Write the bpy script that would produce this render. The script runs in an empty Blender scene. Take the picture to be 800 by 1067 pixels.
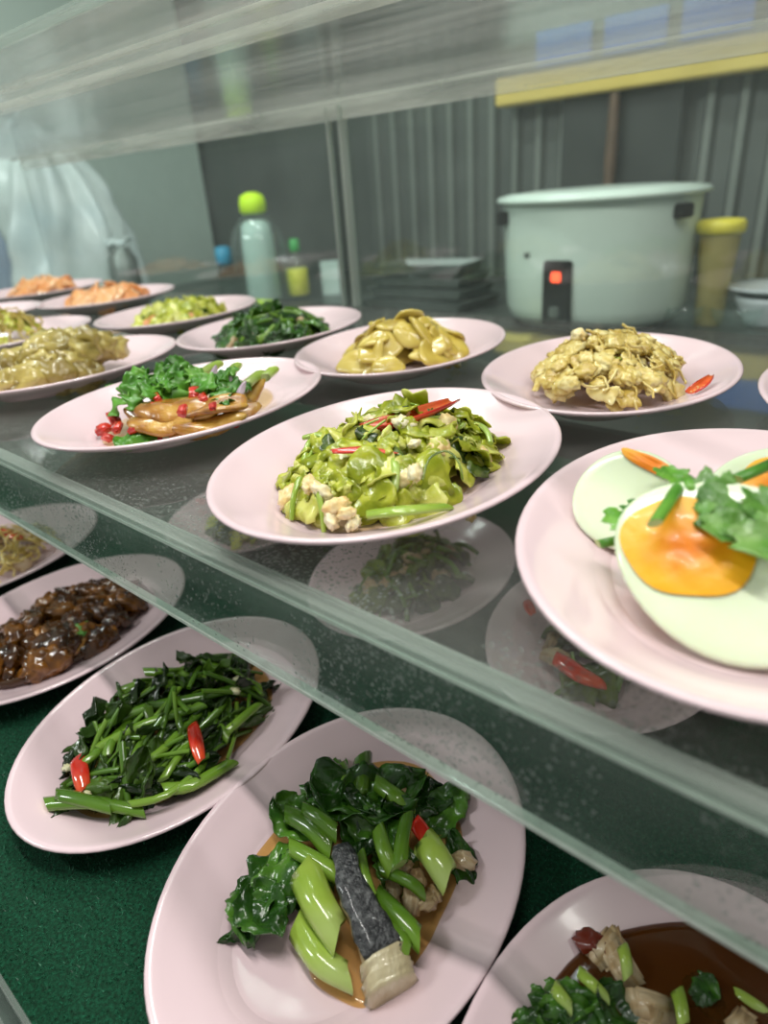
import bpy, bmesh, math, random
from mathutils import Vector, Matrix, noise
import numpy as np
PI = math.pi
random.seed(7)
C = bpy.context.scene.collection
# ------------------------------------------------------------------ camera, world, light, exposure
F_PX = 700.0; PITCH = math.radians(25.997); ROLL = math.radians(4.3035); CAMZ = 0.422
cam = bpy.data.cameras.new('camera'); cam_o = bpy.data.objects.new('camera', cam); C.objects.link(cam_o)
cam.sensor_fit = 'HORIZONTAL'; cam.sensor_width = 36; cam.lens = F_PX/800*36
fw = Vector((0, math.cos(PITCH), -math.sin(PITCH))); up0 = Vector((0, math.sin(PITCH), math.cos(PITCH))); rt0 = Vector((1, 0, 0))
cr, sr = math.cos(ROLL), math.sin(ROLL)
rt = cr*rt0 - sr*up0; up = sr*rt0 + cr*up0
cam_o.matrix_world = Matrix(((rt.x, up.x, -fw.x, 0), (rt.y, up.y, -fw.y, 0), (rt.z, up.z, -fw.z, CAMZ), (0, 0, 0, 1)))
cam.clip_start = 0.01
cam.dof.use_dof = True; cam.dof.focus_distance = 0.47; cam.dof.aperture_fstop = (cam.lens/1000)/0.0050
bpy.context.scene.camera = cam_o
sc = bpy.context.scene
sc.view_settings.view_transform = 'Standard'; sc.view_settings.look = 'None'; sc.view_settings.gamma = 1
sc.view_settings.use_curve_mapping = False
sc.view_settings.exposure = -0.10
w = bpy.data.worlds.new('world'); sc.world = w; w.use_nodes = True
w.node_tree.nodes['Background'].inputs[0].default_value = (0.93, 0.96, 0.91, 1)
w.node_tree.nodes['Background'].inputs[1].default_value = 0.36

U = Vector((math.cos(math.radians(-42.6)), math.sin(math.radians(-42.6)), 0)); V = Vector((-U.y, U.x, 0)); Z = Vector((0, 0, 1))
UA = math.atan2(U.y, U.x)
def uv(u, v, z): return U*u + V*v + Z*z
def ray(px, py):
    a = (px-400)/F_PX; b = (533.5-py)/F_PX
    return fw + rt*a + up*b
def at(px, py, z):                       # point of the horizontal plane z seen there
    r = ray(px, py); return Vector((0, 0, CAMZ)) + r*((z-CAMZ)/r.z)
def onv(px, py, v):                      # point of the vertical plane at depth v
    r = ray(px, py); q = r*(v/r.dot(V)); return (q.dot(U), v, q.z+CAMZ)
def mpp(p): return (p-Vector((0, 0, CAMZ))).dot(fw)/F_PX     # metres per pixel at a point

def area(name, loc, target, sx, sy, power, col):
    l = bpy.data.lights.new(name, 'AREA'); l.shape = 'RECTANGLE'; l.size = sx; l.size_y = sy; l.energy = power; l.color = col
    o = bpy.data.objects.new(name, l); C.objects.link(o); o.location = loc
    d = (Vector(target)-Vector(loc)).normalized()
    yv = d.cross(U).normalized(); xv = yv.cross(d).normalized()
    m = Matrix((xv, yv, -d)).transposed().to_4x4(); m.translation = loc; o.matrix_world = m
    return o
area('ceiling_tube_light', uv(-0.35, 0.15, 1.75), uv(-0.3, 0.45, 0.2), 1.25, 0.07, 21, (1, .98, .93))
area('ceiling_tube_light', uv(0.55, 0.75, 1.75), uv(-0.3, 0.45, 0.2), 1.25, 0.07, 14, (1, .97, .92))
area('ceiling_tube_light', uv(-1.6, 1.0, 2.2), uv(-1.4, 1.0, 0.2), 1.25, 0.12, 30, (.93, 1, .97))
area('ceiling_tube_light', uv(-1.0, 1.6, 2.2), uv(-0.9, 1.75, 0.2), 1.25, 0.12, 10, (.9, 1, .96))
area('ceiling_tube_light', uv(-2.2, -1.2, 2.0), uv(-3.2, 1.2, 0.7), 1.25, 0.2, 52, (.93, 1, .97))

# ------------------------------------------------------------------ node helpers and materials
MATS = {}
def fres(nt, ior):
    L = nt.links.new; g = nt.nodes.new('ShaderNodeNewGeometry'); mr = nt.nodes.new('ShaderNodeMapRange')
    mr.inputs[3].default_value = ior; mr.inputs[4].default_value = 1/ior; L(g.outputs['Backfacing'], mr.inputs[0])
    f = nt.nodes.new('ShaderNodeFresnel'); L(mr.outputs[0], f.inputs['IOR']); return f
def newmat(n):
    m = bpy.data.materials.new(n); m.use_nodes = True; nt = m.node_tree; nt.nodes.clear()
    out = nt.nodes.new('ShaderNodeOutputMaterial'); MATS[n] = m
    return m, nt, out
def N(nt, t, **k):
    n = nt.nodes.new(t)
    for a, b in k.items():
        if a in n.inputs: n.inputs[a].default_value = b
        else: setattr(n, a, b)
    return n
def ramp(nt, fac, stops):
    r = nt.nodes.new('ShaderNodeValToRGB'); e = r.color_ramp.elements
    while len(e) < len(stops): e.new(0.5)
    while len(e) > len(stops): e.remove(e[-1])
    for i, (p, c) in enumerate(stops): e[i].position = p; e[i].color = (*c, 1)
    nt.links.new(fac, r.inputs[0]); return r.outputs[0]
def pbr(name, cols, rough=.4, scale=20, bump=0, bscale=60, coat=0, sss=0, metal=0, spec=.5, detail=3, rnd=0.0, trans=0, emis=None, rvar=0, stretch=None):
    m, nt, out = newmat(name); L = nt.links.new
    b = N(nt, 'ShaderNodeBsdfPrincipled', Roughness=rough, Metallic=metal)
    b.inputs['Coat Weight'].default_value = coat; b.inputs['Coat Roughness'].default_value = .08
    b.inputs['Specular IOR Level'].default_value = spec
    if sss: b.inputs['Subsurface Weight'].default_value = sss; b.inputs['Subsurface Radius'].default_value = (.006, .005, .002)
    tc = N(nt, 'ShaderNodeTexCoord'); src = tc.outputs['Object']
    if stretch:
        mp = N(nt, 'ShaderNodeMapping'); mp.inputs['Scale'].default_value = stretch; L(src, mp.inputs[0]); src = mp.outputs[0]
    nz = N(nt, 'ShaderNodeTexNoise', Scale=scale, Detail=detail); L(src, nz.inputs['Vector'])
    fac = nz.outputs[0]
    if rnd:
        oi = N(nt, 'ShaderNodeObjectInfo'); ma = N(nt, 'ShaderNodeMath', operation='MULTIPLY_ADD')
        L(oi.outputs['Random'], ma.inputs[0]); ma.inputs[1].default_value = rnd; 
        sb = N(nt, 'ShaderNodeMath', operation='SUBTRACT'); L(fac, sb.inputs[0]); sb.inputs[1].default_value = rnd/2
        L(sb.outputs[0], ma.inputs[2]); fac = ma.outputs[0]
    n = len(cols)
    st = [(.28+.44*i/max(1, n-1), c) for i, c in enumerate(cols)]
    L(ramp(nt, fac, st), b.inputs['Base Color'])
    if rvar:
        rr = N(nt, 'ShaderNodeMapRange'); rr.inputs[1].default_value = .3; rr.inputs[2].default_value = .7
        rr.inputs[3].default_value = max(.02, rough-rvar); rr.inputs[4].default_value = rough+rvar
        L(nz.outputs[0], rr.inputs[0]); L(rr.outputs[0], b.inputs['Roughness'])
    if bump:
        n2 = N(nt, 'ShaderNodeTexNoise', Scale=bscale, Detail=4); L(src, n2.inputs['Vector'])
        bp = N(nt, 'ShaderNodeBump', Strength=bump, Distance=.002); L(n2.outputs[0], bp.inputs['Height']); L(bp.outputs[0], b.inputs['Normal'])
    if emis: b.inputs['Emission Color'].default_value = (*emis[0], 1); b.inputs['Emission Strength'].default_value = emis[1]
    if trans:
        tl = N(nt, 'ShaderNodeBsdfTranslucent'); L(b.inputs['Base Color'].links[0].from_socket, tl.inputs[0])
        mx = N(nt, 'ShaderNodeMixShader', Fac=trans); L(b.outputs[0], mx.inputs[1]); L(tl.outputs[0], mx.inputs[2]); L(mx.outputs[0], out.inputs[0])
    else: L(b.outputs[0], out.inputs[0])
    return m
def clear(name, tint=(.95, .98, .96), haze=.08, hazecol=(.7, .8, .75), rough=.02, spots=0, ior=1.49, hscale=9, hvar=.08, dcol=None, streak=None):
    """clear sheet: see-through + mirror gloss + a film of haze; spots = fine water droplets"""
    m, nt, out = newmat(name); L = nt.links.new
    tr = N(nt, 'ShaderNodeBsdfTransparent'); tr.inputs[0].default_value = (*tint, 1)
    df = N(nt, 'ShaderNodeBsdfDiffuse'); df.inputs[0].default_value = (*hazecol, 1)
    tl = N(nt, 'ShaderNodeBsdfTranslucent'); tl.inputs[0].default_value = (*hazecol, 1)
    hz = N(nt, 'ShaderNodeMixShader', Fac=.5); L(df.outputs[0], hz.inputs[1]); L(tl.outputs[0], hz.inputs[2])
    gl = N(nt, 'ShaderNodeBsdfGlossy', Roughness=rough)
    fr = fres(nt, ior)
    tc = N(nt, 'ShaderNodeTexCoord'); src = tc.outputs['Object']
    if streak:
        mp = N(nt, 'ShaderNodeMapping'); mp.inputs['Scale'].default_value = streak; L(src, mp.inputs[0]); src = mp.outputs[0]
    nz = N(nt, 'ShaderNodeTexNoise', Scale=hscale, Detail=4); L(src, nz.inputs['Vector'])
    mr = N(nt, 'ShaderNodeMapRange'); mr.inputs[1].default_value = .35; mr.inputs[2].default_value = .7
    mr.inputs[3].default_value = max(0, haze-hvar); mr.inputs[4].default_value = haze+hvar
    L(nz.outputs[0], mr.inputs[0]); fac = mr.outputs[0]
    if spots:
        vo = N(nt, 'ShaderNodeTexVoronoi', Scale=620); L(tc.outputs['Object'], vo.inputs['Vector'])
        lt = N(nt, 'ShaderNodeMath', operation='LESS_THAN'); L(vo.outputs['Distance'], lt.inputs[0])
        n3 = N(nt, 'ShaderNodeTexNoise', Scale=7, Detail=3); L(tc.outputs['Object'], n3.inputs['Vector'])
        m3 = N(nt, 'ShaderNodeMapRange'); m3.inputs[1].default_value = .42; m3.inputs[2].default_value = .65; m3.inputs[3].default_value = 0.0; m3.inputs[4].default_value = .42
        L(n3.outputs[0], m3.inputs[0]); L(m3.outputs[0], lt.inputs[1])
        ad = N(nt, 'ShaderNodeMath', operation='MULTIPLY_ADD'); L(lt.outputs[0], ad.inputs[0]); ad.inputs[1].default_value = spots; L(fac, ad.inputs[2]); fac = ad.outputs[0]
        bp = N(nt, 'ShaderNodeBump', Strength=.25, Distance=.001); L(lt.outputs[0], bp.inputs['Height']); L(bp.outputs[0], gl.inputs['Normal'])
    m1 = N(nt, 'ShaderNodeMixShader'); L(fac, m1.inputs[0]); L(tr.outputs[0], m1.inputs[1]); L(hz.outputs[0], m1.inputs[2])
    m2 = N(nt, 'ShaderNodeMixShader'); L(fr.outputs[0], m2.inputs[0]); L(m1.outputs[0], m2.inputs[1]); L(gl.outputs[0], m2.inputs[2])
    L(m2.outputs[0], out.inputs[0]); return m
def sauce(name, col, alpha, tint):
    m, nt, out = newmat(name); L = nt.links.new
    b = N(nt, 'ShaderNodeBsdfPrincipled', Roughness=.08); b.inputs['Base Color'].default_value = (*col, 1)
    tr = N(nt, 'ShaderNodeBsdfTransparent'); tr.inputs[0].default_value = (*tint, 1)
    mx = N(nt, 'ShaderNodeMixShader', Fac=alpha); L(tr.outputs[0], mx.inputs[1]); L(b.outputs[0], mx.inputs[2])
    gl = N(nt, 'ShaderNodeBsdfGlossy', Roughness=.05); fr = fres(nt, 1.36)
    m2 = N(nt, 'ShaderNodeMixShader'); L(fr.outputs[0], m2.inputs[0]); L(mx.outputs[0], m2.inputs[1]); L(gl.outputs[0], m2.inputs[2])
    L(m2.outputs[0], out.inputs[0]); return m

plate_m = pbr('pink_melamine', [(.74, .565, .605), (.78, .60, .635)], rough=.22, scale=4, coat=.35, spec=.5)
white_m = pbr('white_melamine', [(.7, .76, .78)], rough=.3)
turf_m = pbr('green_pile', [(.001, .018, .007), (.002, .045, .019), (.006, .085, .040)], rough=.8, scale=420, bump=.9, bscale=900, spec=.25)
fibre_m = pbr('green_fibre', [(.001, .020, .008), (.004, .078, .036), (.04, .26, .14)], rough=.45, scale=700, spec=.5)
acr_m = clear('clear_acrylic', tint=(.96, .975, .965), haze=.13, hvar=.05, spots=.16, hazecol=(.46, .46, .435))
lip_m = clear('clear_acrylic_lip', tint=(.93, .97, .95), haze=.12, hvar=.08, spots=.12, hazecol=(.50, .58, .53))
roof_m = clear('clear_acrylic_roof', tint=(.97, .98, .97), haze=.13, hvar=.12, hazecol=(.66, .67, .63), rough=.15, hscale=3, streak=(.8, 9, 1), ior=1.3)
streak_m = clear('pale_streaked_acrylic', tint=(.95, .97, .95), haze=.40, hvar=.2, hazecol=(.78, .80, .75), rough=.2, hscale=5, streak=(1, 8, 8))
post_m = clear('acrylic_post_edge', tint=(.92, .95, .93), haze=.55, hvar=.05, hazecol=(.52, .56, .52), rough=.2, hscale=3)
back_m = clear('clear_acrylic_rear', tint=(.95, .98, .97), haze=.06, hvar=.03, hazecol=(.5, .58, .55), rough=.05)
edge_m = clear('acrylic_cut_edge', tint=(.90, .96, .93), haze=.26, hvar=.10, hazecol=(.80, .86, .80), rough=.15, hscale=9, streak=(.3, 30, 30))
cut_m = clear('bright_cut_edge', tint=(.9, .96, .93), haze=.75, hvar=.12, hazecol=(.86, .92, .87), rough=.2, hscale=60)
glass_m = clear('clear_glass', tint=(.9, .96, .94), haze=.07, hvar=.02, ior=1.5)
bag_m = pbr('white_plastic_film', [(.66, .78, .80), (.82, .90, .88), (.70, .80, .76)], rough=.28, scale=4, trans=.3, bump=.6, bscale=22)
bagb_m = pbr('bluish_plastic_film', [(.48, .58, .74), (.62, .72, .82)], rough=.35, scale=4, trans=.4, bump=.4, bscale=25)
steel_m = pbr('dull_steel', [(.16, .19, .17), (.24, .27, .25)], rough=.45, metal=.6)
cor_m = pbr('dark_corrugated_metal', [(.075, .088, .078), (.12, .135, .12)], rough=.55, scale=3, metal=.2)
dark_m = pbr('dark_wall_paint', [(.055, .066, .058), (.075, .088, .078)], rough=.7, scale=2)
pale_m = pbr('pale_green_board', [(.50, .61, .54), (.55, .66, .58)], rough=.6, scale=1.2)
ceil_m = pbr('pale_ceiling', [(.5, .56, .52)], rough=.8)
counter_m = pbr('dark_counter', [(.03, .036, .033), (.06, .07, .06)], rough=.3, scale=3)
yel_m = pbr('yellow_timber', [(.62, .47, .10), (.74, .58, .16)], rough=.6, scale=3)
blue_m = pbr('blue_sheet', [(.03, .09, .30), (.04, .12, .36)], rough=.6, scale=3, emis=((.035, .11, .42), .55))
cook_m = pbr('cooker_enamel', [(.62, .74, .65), (.67, .78, .69)], rough=.3, scale=5, coat=.3)
black_m = pbr('black_plastic', [(.010, .011, .010)], rough=.6, spec=.2)
red_l = pbr('red_lamp', [(.9, .08, .02)], rough=.3, emis=((1, .10, .03), 2.2))
ochre_m = pbr('ochre_plastic', [(.34, .29, .10), (.45, .38, .14)], rough=.35, trans=.2)
yelcap_m = pbr('yellow_plastic', [(.72, .62, .06)], rough=.4)
lime_p = pbr('lime_plastic', [(.62, .95, .005)], rough=.5, spec=.3)
bluecap_m = pbr('blue_plastic', [(.02, .28, .46)], rough=.4)
greencap_m = pbr('green_plastic', [(.03, .34, .06)], rough=.4)
label_y = pbr('yellow_label', [(.55, .58, .03), (.70, .66, .12)], rough=.5, scale=40)
milky_m = pbr('milky_plastic', [(.50, .64, .58), (.58, .70, .64)], rough=.4)
cloth_m = pbr('olive_cloth', [(.28, .28, .07), (.36, .35, .10)], rough=.9, bump=.5)
wood_m = pbr('brown_wood', [(.10, .06, .035), (.14, .085, .05)], rough=.6)
# foods
cab_m = pbr('lime_leaf', [(.30, .36, .010), (.56, .60, .045), (.80, .80, .22)], rough=.22, scale=60, coat=.4, trans=.28, rnd=.4, bump=.35, bscale=220)
cabd_m = pbr('wilted_leaf', [(.02, .045, .008), (.07, .12, .012), (.20, .28, .03)], rough=.24, scale=40, coat=.5, trans=.15, rnd=.3, bump=.3, bscale=160)
eggy_m = pbr('scrambled_egg', [(.76, .52, .18), (.84, .70, .38), (.84, .79, .55)], rough=.38, scale=40, coat=.2, sss=.15, rnd=.25, bump=.3, bscale=120)
noodle_m = pbr('beige_egg_noodle', [(.50, .33, .05), (.74, .57, .17), (.86, .74, .34)], rough=.3, scale=60, coat=.35, rnd=.3, bump=.25, bscale=120, trans=.12)
must_m = pbr('mustard_slice', [(.36, .24, .035), (.56, .42, .07), (.68, .54, .14)], rough=.25, scale=22, coat=.5, rnd=.25, bump=.15)
brown_m = pbr('brown_slice', [(.13, .040, .006), (.38, .16, .018), (.58, .34, .06)], rough=.25, scale=75, coat=.45, rnd=.2, bump=.8, bscale=190)
mush_m = pbr('stewed_mushroom', [(.24, .17, .035), (.46, .36, .09), (.62, .52, .18)], rough=.28, scale=18, coat=.4, rnd=.3, bump=.3, bscale=60)
oran_m = pbr('orange_slice_food', [(.72, .26, .07), (.80, .40, .16), (.80, .52, .30)], rough=.3, scale=25, coat=.3, rnd=.3)
dgreen_m = pbr('dark_green_leaf', [(.007, .034, .003), (.026, .095, .009), (.09, .23, .022)], rough=.2, scale=50, coat=.25, trans=.12, rnd=.3, bump=.9, bscale=140)
kang_m = pbr('cooked_green_leaf', [(.008, .024, .003), (.026, .066, .008), (.075, .15, .016)], rough=.2, scale=34, coat=.3, trans=.1, rnd=.35, bump=1, bscale=150)
stem_m = pbr('green_stem', [(.07, .17, .012), (.13, .27, .02), (.22, .38, .04)], rough=.2, scale=18, coat=.6, rnd=.35, stretch=(.4, 1, 1), trans=.15, bump=.15)
pale_stem = pbr('pale_stem', [(.24, .40, .03), (.40, .56, .08), (.52, .66, .20)], rough=.18, scale=22, coat=.7, rnd=.2, trans=.2, bump=.15, stretch=(.4, 1, 1))
herb_m = pbr('fresh_herb', [(.04, .17, .012), (.10, .33, .025), (.22, .50, .06)], rough=.33, scale=30, coat=.25, trans=.25, rnd=.25, bump=.4, bscale=90)
herbp_m = pbr('pale_herb_leaf', [(.06, .20, .02), (.14, .34, .05), (.26, .46, .12)], rough=.35, scale=50, coat=.2, trans=.25, rnd=.2, bump=.5, bscale=200)
onion_m = pbr('purple_onion', [(.42, .28, .40), (.66, .55, .62)], rough=.25, coat=.4)
endcut_m = pbr('cut_stem_end', [(.42, .55, .16), (.55, .66, .28)], rough=.3, scale=80)
red_m = pbr('red_chilli_skin', [(.45, .010, .006), (.66, .03, .012), (.78, .09, .02)], rough=.15, scale=20, coat=.9, rnd=.2)
redin_m = pbr('chilli_flesh', [(.62, .05, .012), (.76, .20, .04)], rough=.3, scale=60, coat=.3)
seed_m = pbr('chilli_seed', [(.85, .66, .28)], rough=.4)
meat_m = pbr('pale_brown_meat', [(.26, .15, .07), (.48, .33, .17), (.60, .47, .30)], rough=.3, scale=35, coat=.5, rnd=.25, bump=.5, bscale=90, stretch=(1, 4, 1))
garl_m = pbr('garlic_bit', [(.62, .58, .30), (.75, .72, .5)], rough=.3, coat=.4)
stew_m = pbr('dark_brown_stew', [(.020, .007, .002), (.075, .026, .004), (.22, .085, .010)], rough=.15, scale=45, coat=.35, rnd=.35, bump=.3, bscale=60)
fishskin_m = pbr('silver_fish_skin', [(.006, .007, .009), (.028, .030, .033), (.15, .155, .155)], rough=.34, scale=260, coat=.3, bump=1, bscale=500, spec=.6)
white_egg = pbr('egg_white_flesh', [(.74, .84, .58), (.80, .88, .66)], rough=.22, scale=12, coat=.45, sss=.2)
skin_egg = pbr('egg_outer_brown', [(.62, .38, .16), (.70, .55, .30)], rough=.3, scale=20)
amber = sauce('amber_broth', (.56, .34, .10), .20, (.96, .79, .46))
pale_oil = sauce('thin_oil', (.78, .64, .30), .12, (.99, .92, .72))
broth = sauce('brown_broth', (.085, .030, .004), .60, (.42, .17, .035))
# yolk: orange to deep orange in the middle
def yolk_mat():
    m, nt, out = newmat('orange_yolk'); L = nt.links.new
    b = N(nt, 'ShaderNodeBsdfPrincipled', Roughness=.42); b.inputs['Coat Weight'].default_value = .12
    b.inputs['Subsurface Weight'].default_value = .15; b.inputs['Subsurface Radius'].default_value = (.006, .003, .001)
    tc = N(nt, 'ShaderNodeTexCoord'); gr = N(nt, 'ShaderNodeVectorMath', operation='LENGTH'); L(tc.outputs['Object'], gr.inputs[0])
    nz = N(nt, 'ShaderNodeTexNoise', Scale=90, Detail=3); L(tc.outputs['Object'], nz.inputs['Vector'])
    ma = N(nt, 'ShaderNodeMath', operation='MULTIPLY_ADD'); L(nz.outputs[0], ma.inputs[0]); ma.inputs[1].default_value = .014; L(gr.outputs['Value'], ma.inputs[2])
    mr = N(nt, 'ShaderNodeMapRange'); mr.inputs[1].default_value = .004; mr.inputs[2].default_value = .029; L(ma.outputs[0], mr.inputs[0])
    L(ramp(nt, mr.outputs[0], [(0, (.90, .24, .001)), (.3, (.90, .25, .001)), (.6, (.94, .36, .002)), (.9, (.95, .46, .006))]), b.inputs['Base Color'])
    bp = N(nt, 'ShaderNodeBump', Strength=.35, Distance=.002); L(nz.outputs[0], bp.inputs['Height']); L(bp.outputs[0], b.inputs['Normal'])
    L(b.outputs[0], out.inputs[0]); return m
yolk_m = yolk_mat()

# ------------------------------------------------------------------ object helpers
def mesh(name, v, f, mats, smooth=True, mi=None):
    me = bpy.data.meshes.new(name); me.from_pydata([tuple(p) for p in v], [], f); 
    for m in (mats if isinstance(mats, (list, tuple)) else [mats]): me.materials.append(m)
    if smooth: me.polygons.foreach_set('use_smooth', [True]*len(me.polygons))
    if mi: me.polygons.foreach_set('material_index', mi)
    me.update(); return me
def obj(name, me, parent=None, label=None, cat=None, group=None, kind=None, mat=None, loc=None):
    o = bpy.data.objects.new(name, me); C.objects.link(o)
    if mat is not None: o.matrix_world = mat
    if loc is not None: o.location = loc
    if parent: o.parent = parent
    if label: o['label'] = label
    if cat: o['category'] = cat
    if group: o['group'] = group
    if kind: o['kind'] = kind
    return o
def empty(name, loc, rz=0, label=None, cat=None, group=None):
    o = bpy.data.objects.new(name, None); C.objects.link(o); o.location = loc; o.rotation_euler.z = rz; o.empty_display_size = .02
    o['label'] = label; o['category'] = cat
    if group: o['group'] = group
    return o
def box_vf(x0, x1, y0, y1, z0, z1):
    v = [(x0, y0, z0), (x1, y0, z0), (x1, y1, z0), (x0, y1, z0), (x0, y0, z1), (x1, y0, z1), (x1, y1, z1), (x0, y1, z1)]
    return v, [(0, 3, 2, 1), (4, 5, 6, 7), (0, 1, 5, 4), (1, 2, 6, 5), (2, 3, 7, 6), (3, 0, 4, 7)]
def box(name, x0, x1, y0, y1, z0, z1, m, bevel=0, **k):
    v, f = box_vf(x0, x1, y0, y1, z0, z1); me = mesh(name, v, f, m, smooth=False)
    if bevel:
        bm = bmesh.new(); bm.from_mesh(me); bmesh.ops.bevel(bm, geom=bm.edges[:], offset=bevel, segments=2, affect='EDGES'); bm.to_mesh(me); bm.free()
    return obj(name, me, **k)
def lathe(prof, n=48, sx=1, sy=1):
    v = []; f = []
    for (r, z) in prof:
        for i in range(n):
            a = 2*PI*i/n; v.append((r*math.cos(a)*sx, r*math.sin(a)*sy, z))
    for j in range(len(prof)-1):
        for i in range(n):
            a, b = j*n+i, j*n+(i+1) % n; f.append((a, b, b+n, a+n))
    f.append(tuple(reversed(range(n)))); f.append(tuple((len(prof)-1)*n+i for i in range(n)))
    return v, f
MU = Matrix.Rotation(UA, 4, 'Z')          # frame whose x runs along the shelf

# ------------------------------------------------------------------ setting
def struct(o): o['kind'] = 'structure'; return o
def ubox(name, u0, u1, v0, v1, z0, z1, m, bevel=0, **k): return box(name, u0, u1, v0, v1, z0, z1, m, bevel=bevel, mat=MU.copy(), **k)
struct(ubox('floor', -6, 3, -3, 3.2, -.86, -.80, dark_m))
struct(ubox('ceiling', -6, 3, -.6, 3.2, 2.5, 2.56, ceil_m))
wb = struct(ubox('wall_back', -6, 3, 2.74, 2.84, -.8, 2.5, dark_m))
struct(ubox('wall_left', -5.3, -5.2, -1, 2.74, -.8, 2.5, dark_m))
lit_ridge_m = pbr('lit_ridge_metal', [(.16, .185, .16), (.22, .24, .21)], rough=.5, scale=3, metal=.2)  # light caught by the ridge tops, put in as a paler colour
def corrug(u0, u1, z0, z1, pitch=.105, amp=.022):
    v = []; f = []; mi = []; n = int((u1-u0)/pitch)
    for i in range(n):
        u = u0+i*pitch
        for (du, dy) in [(0, 0), (.50, 0), (.64, 1), (.86, 1), (1.0, 0)]:
            x_ = u+du*pitch; y = 2.70-amp*dy; v += [(x_, y, z0), (x_, y, z1), (x_, y+.004, z0), (x_, y+.004, z1)]
        for k in range(4):
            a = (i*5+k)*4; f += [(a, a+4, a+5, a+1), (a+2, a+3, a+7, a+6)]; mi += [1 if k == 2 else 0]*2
    return v, f, mi
for (a, b) in [(-2.42, -1.67), (-1.68, -.93), (-.94, -.19), (-.20, .55), (.54, 1.29)]:
    v, f, mi = corrug(a, b, -.8, .72); obj('corrugated_sheet', mesh('corrugated_sheet', v, f, [cor_m, lit_ridge_m], smooth=False, mi=mi), parent=wb)
# beam and blue window band
o = ubox('trim_1', -1.62, 1.6, 2.56, 2.66, .655, .745, yel_m, bevel=.006); struct(o); o['label'] = 'yellow painted timber beam along the dark corrugated wall'
wn = struct(ubox('window_1', -1.66, 1.5, 2.685, 2.735, .755, .93, dark_m))
for i in range(10):
    a = -1.51+i*.265; box('blue_pane', a, a+.215, 2.668, 2.684, .775, .885, blue_m, parent=wn)
# pale board standing on the left
b0 = at(232, 300, .02); bu, bv = -3.2, 2.30
pb = empty('partition_board', uv(-3.75, 1.9, -.8), UA, 'tall pale green board standing behind the plastic bags', 'board')
for (a, b, z0, z1) in [(1.67, 2.70, -.8, 2.4), (.2, 1.665, .75, 2.4)]:
    v, f = box_vf(-.04, 0, a-1.9, b-1.9, z0+.8, z1+.8); obj('board_sheet', mesh('board_sheet', v, f, pale_m, smooth=False), parent=pb)
# rear counter
ctz = .05
rc = ubox('rear_counter', -3.0, 1.6, .98, 2.5, -.80, ctz, counter_m, bevel=.004, label='dark worktop behind the display case carrying the cooker and bottles', cat='counter')

# ------------------------------------------------------------------ display counter with turf
SH_Z = .233; RF_Z = .542; SF_V = .185; SB_V = .885; U0, U1 = -2.0, .62
base = ubox('display_counter', U0, U1+.05, -.03, .95, -.80, -.012, counter_m, label='dark counter under the green carpeted lower tier', cat='counter')
tr = obj('green_carpet', mesh('green_carpet', *box_vf(U0, U1+.05, .012, .95, -.012, 0), turf_m, smooth=False), mat=MU.copy(), label='dark green artificial grass mat under the lower row of pink plates', cat='carpet')
rng = np.random.default_rng(3)
n = 90000
uu = np.where(rng.random(n) < .8, rng.uniform(-1.1, .35, n), rng.uniform(-2, .6, n)); vv = rng.uniform(.014, .62, n)
ang = rng.uniform(0, 2*PI, n); ln = rng.uniform(.0012, .0034, n); lean = rng.uniform(.0, .0030, n); wd = .00035
px = np.stack([uu-np.sin(ang)*wd, vv+np.cos(ang)*wd, np.zeros(n)], 1); qx = np.stack([uu+np.sin(ang)*wd, vv-np.cos(ang)*wd, np.zeros(n)], 1)
tx = np.stack([uu+np.cos(ang)*lean, vv+np.sin(ang)*lean, ln], 1)
vs = np.stack([px, qx, tx], 1).reshape(-1, 3)
me = bpy.data.meshes.new('pile'); me.vertices.add(3*n); me.vertices.foreach_set('co', vs.astype(np.float32).ravel())
me.loops.add(3*n); me.loops.foreach_set('vertex_index', np.arange(3*n, dtype=np.int32)); me.polygons.add(n)
me.polygons.foreach_set('loop_start', np.arange(0, 3*n, 3, dtype=np.int32)); me.update(calc_edges=True); me.materials.append(fibre_m)
pile = obj('carpet_pile', me, kind='stuff'); pile.parent = tr

case = empty('acrylic_display_case', uv(-.6, .5, 0), UA, 'clear acrylic two tier food display case holding pink plates', 'display case')
ci = case.matrix_basis.inverted() if False else None
def cbox(name, u0, u1, v0, v1, z0, z1, m, label=None, kind=None):
    v, f = box_vf(u0+.6, u1+.6, v0-.5, v1-.5, z0, z1)
    o = obj(name, mesh(name, v, f, m, smooth=False), parent=case, label=label, kind=kind); return o
cbox('shelf_panel', U0, U1, SF_V+.006, SB_V, SH_Z-.005, SH_Z, acr_m)
cbox('front_lip', U0, U1, SF_V, SF_V+.0045, SH_Z-.066, SH_Z-.002, lip_m, label='hanging front lip of the shelf, beaded with condensation')
cbox('lip_cut_edge', U0, U1, SF_V-.0008, SF_V+.0052, SH_Z-.0685, SH_Z-.0662, cut_m, label='bright cut lower edge of the front lip')
cbox('glued_corner_strip', U0, U1, SF_V-.002, SF_V+.009, SH_Z-.0035, SH_Z+.0015, edge_m)
cbox('glued_corner_strip', U0, U1, SF_V-.0012, SF_V-.0002, SH_Z-.0065, SH_Z-.0042, cut_m)
cbox('glued_corner_strip', U0, U1, SF_V+.012, SF_V+.016, SH_Z-.010, SH_Z-.005, edge_m)
cbox('roof_panel', U0, U1, .30, SB_V, RF_Z, RF_Z+.006, roof_m)
cbox('roof_cut_edge', U0, U1, .297, .30, RF_Z-.001, RF_Z+.007, edge_m)
cbox('roof_streak', U0, U1, .385, .392, RF_Z-.004, RF_Z-.0005, streak_m)  # pale strips put in for the bright streaks along the roof
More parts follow.
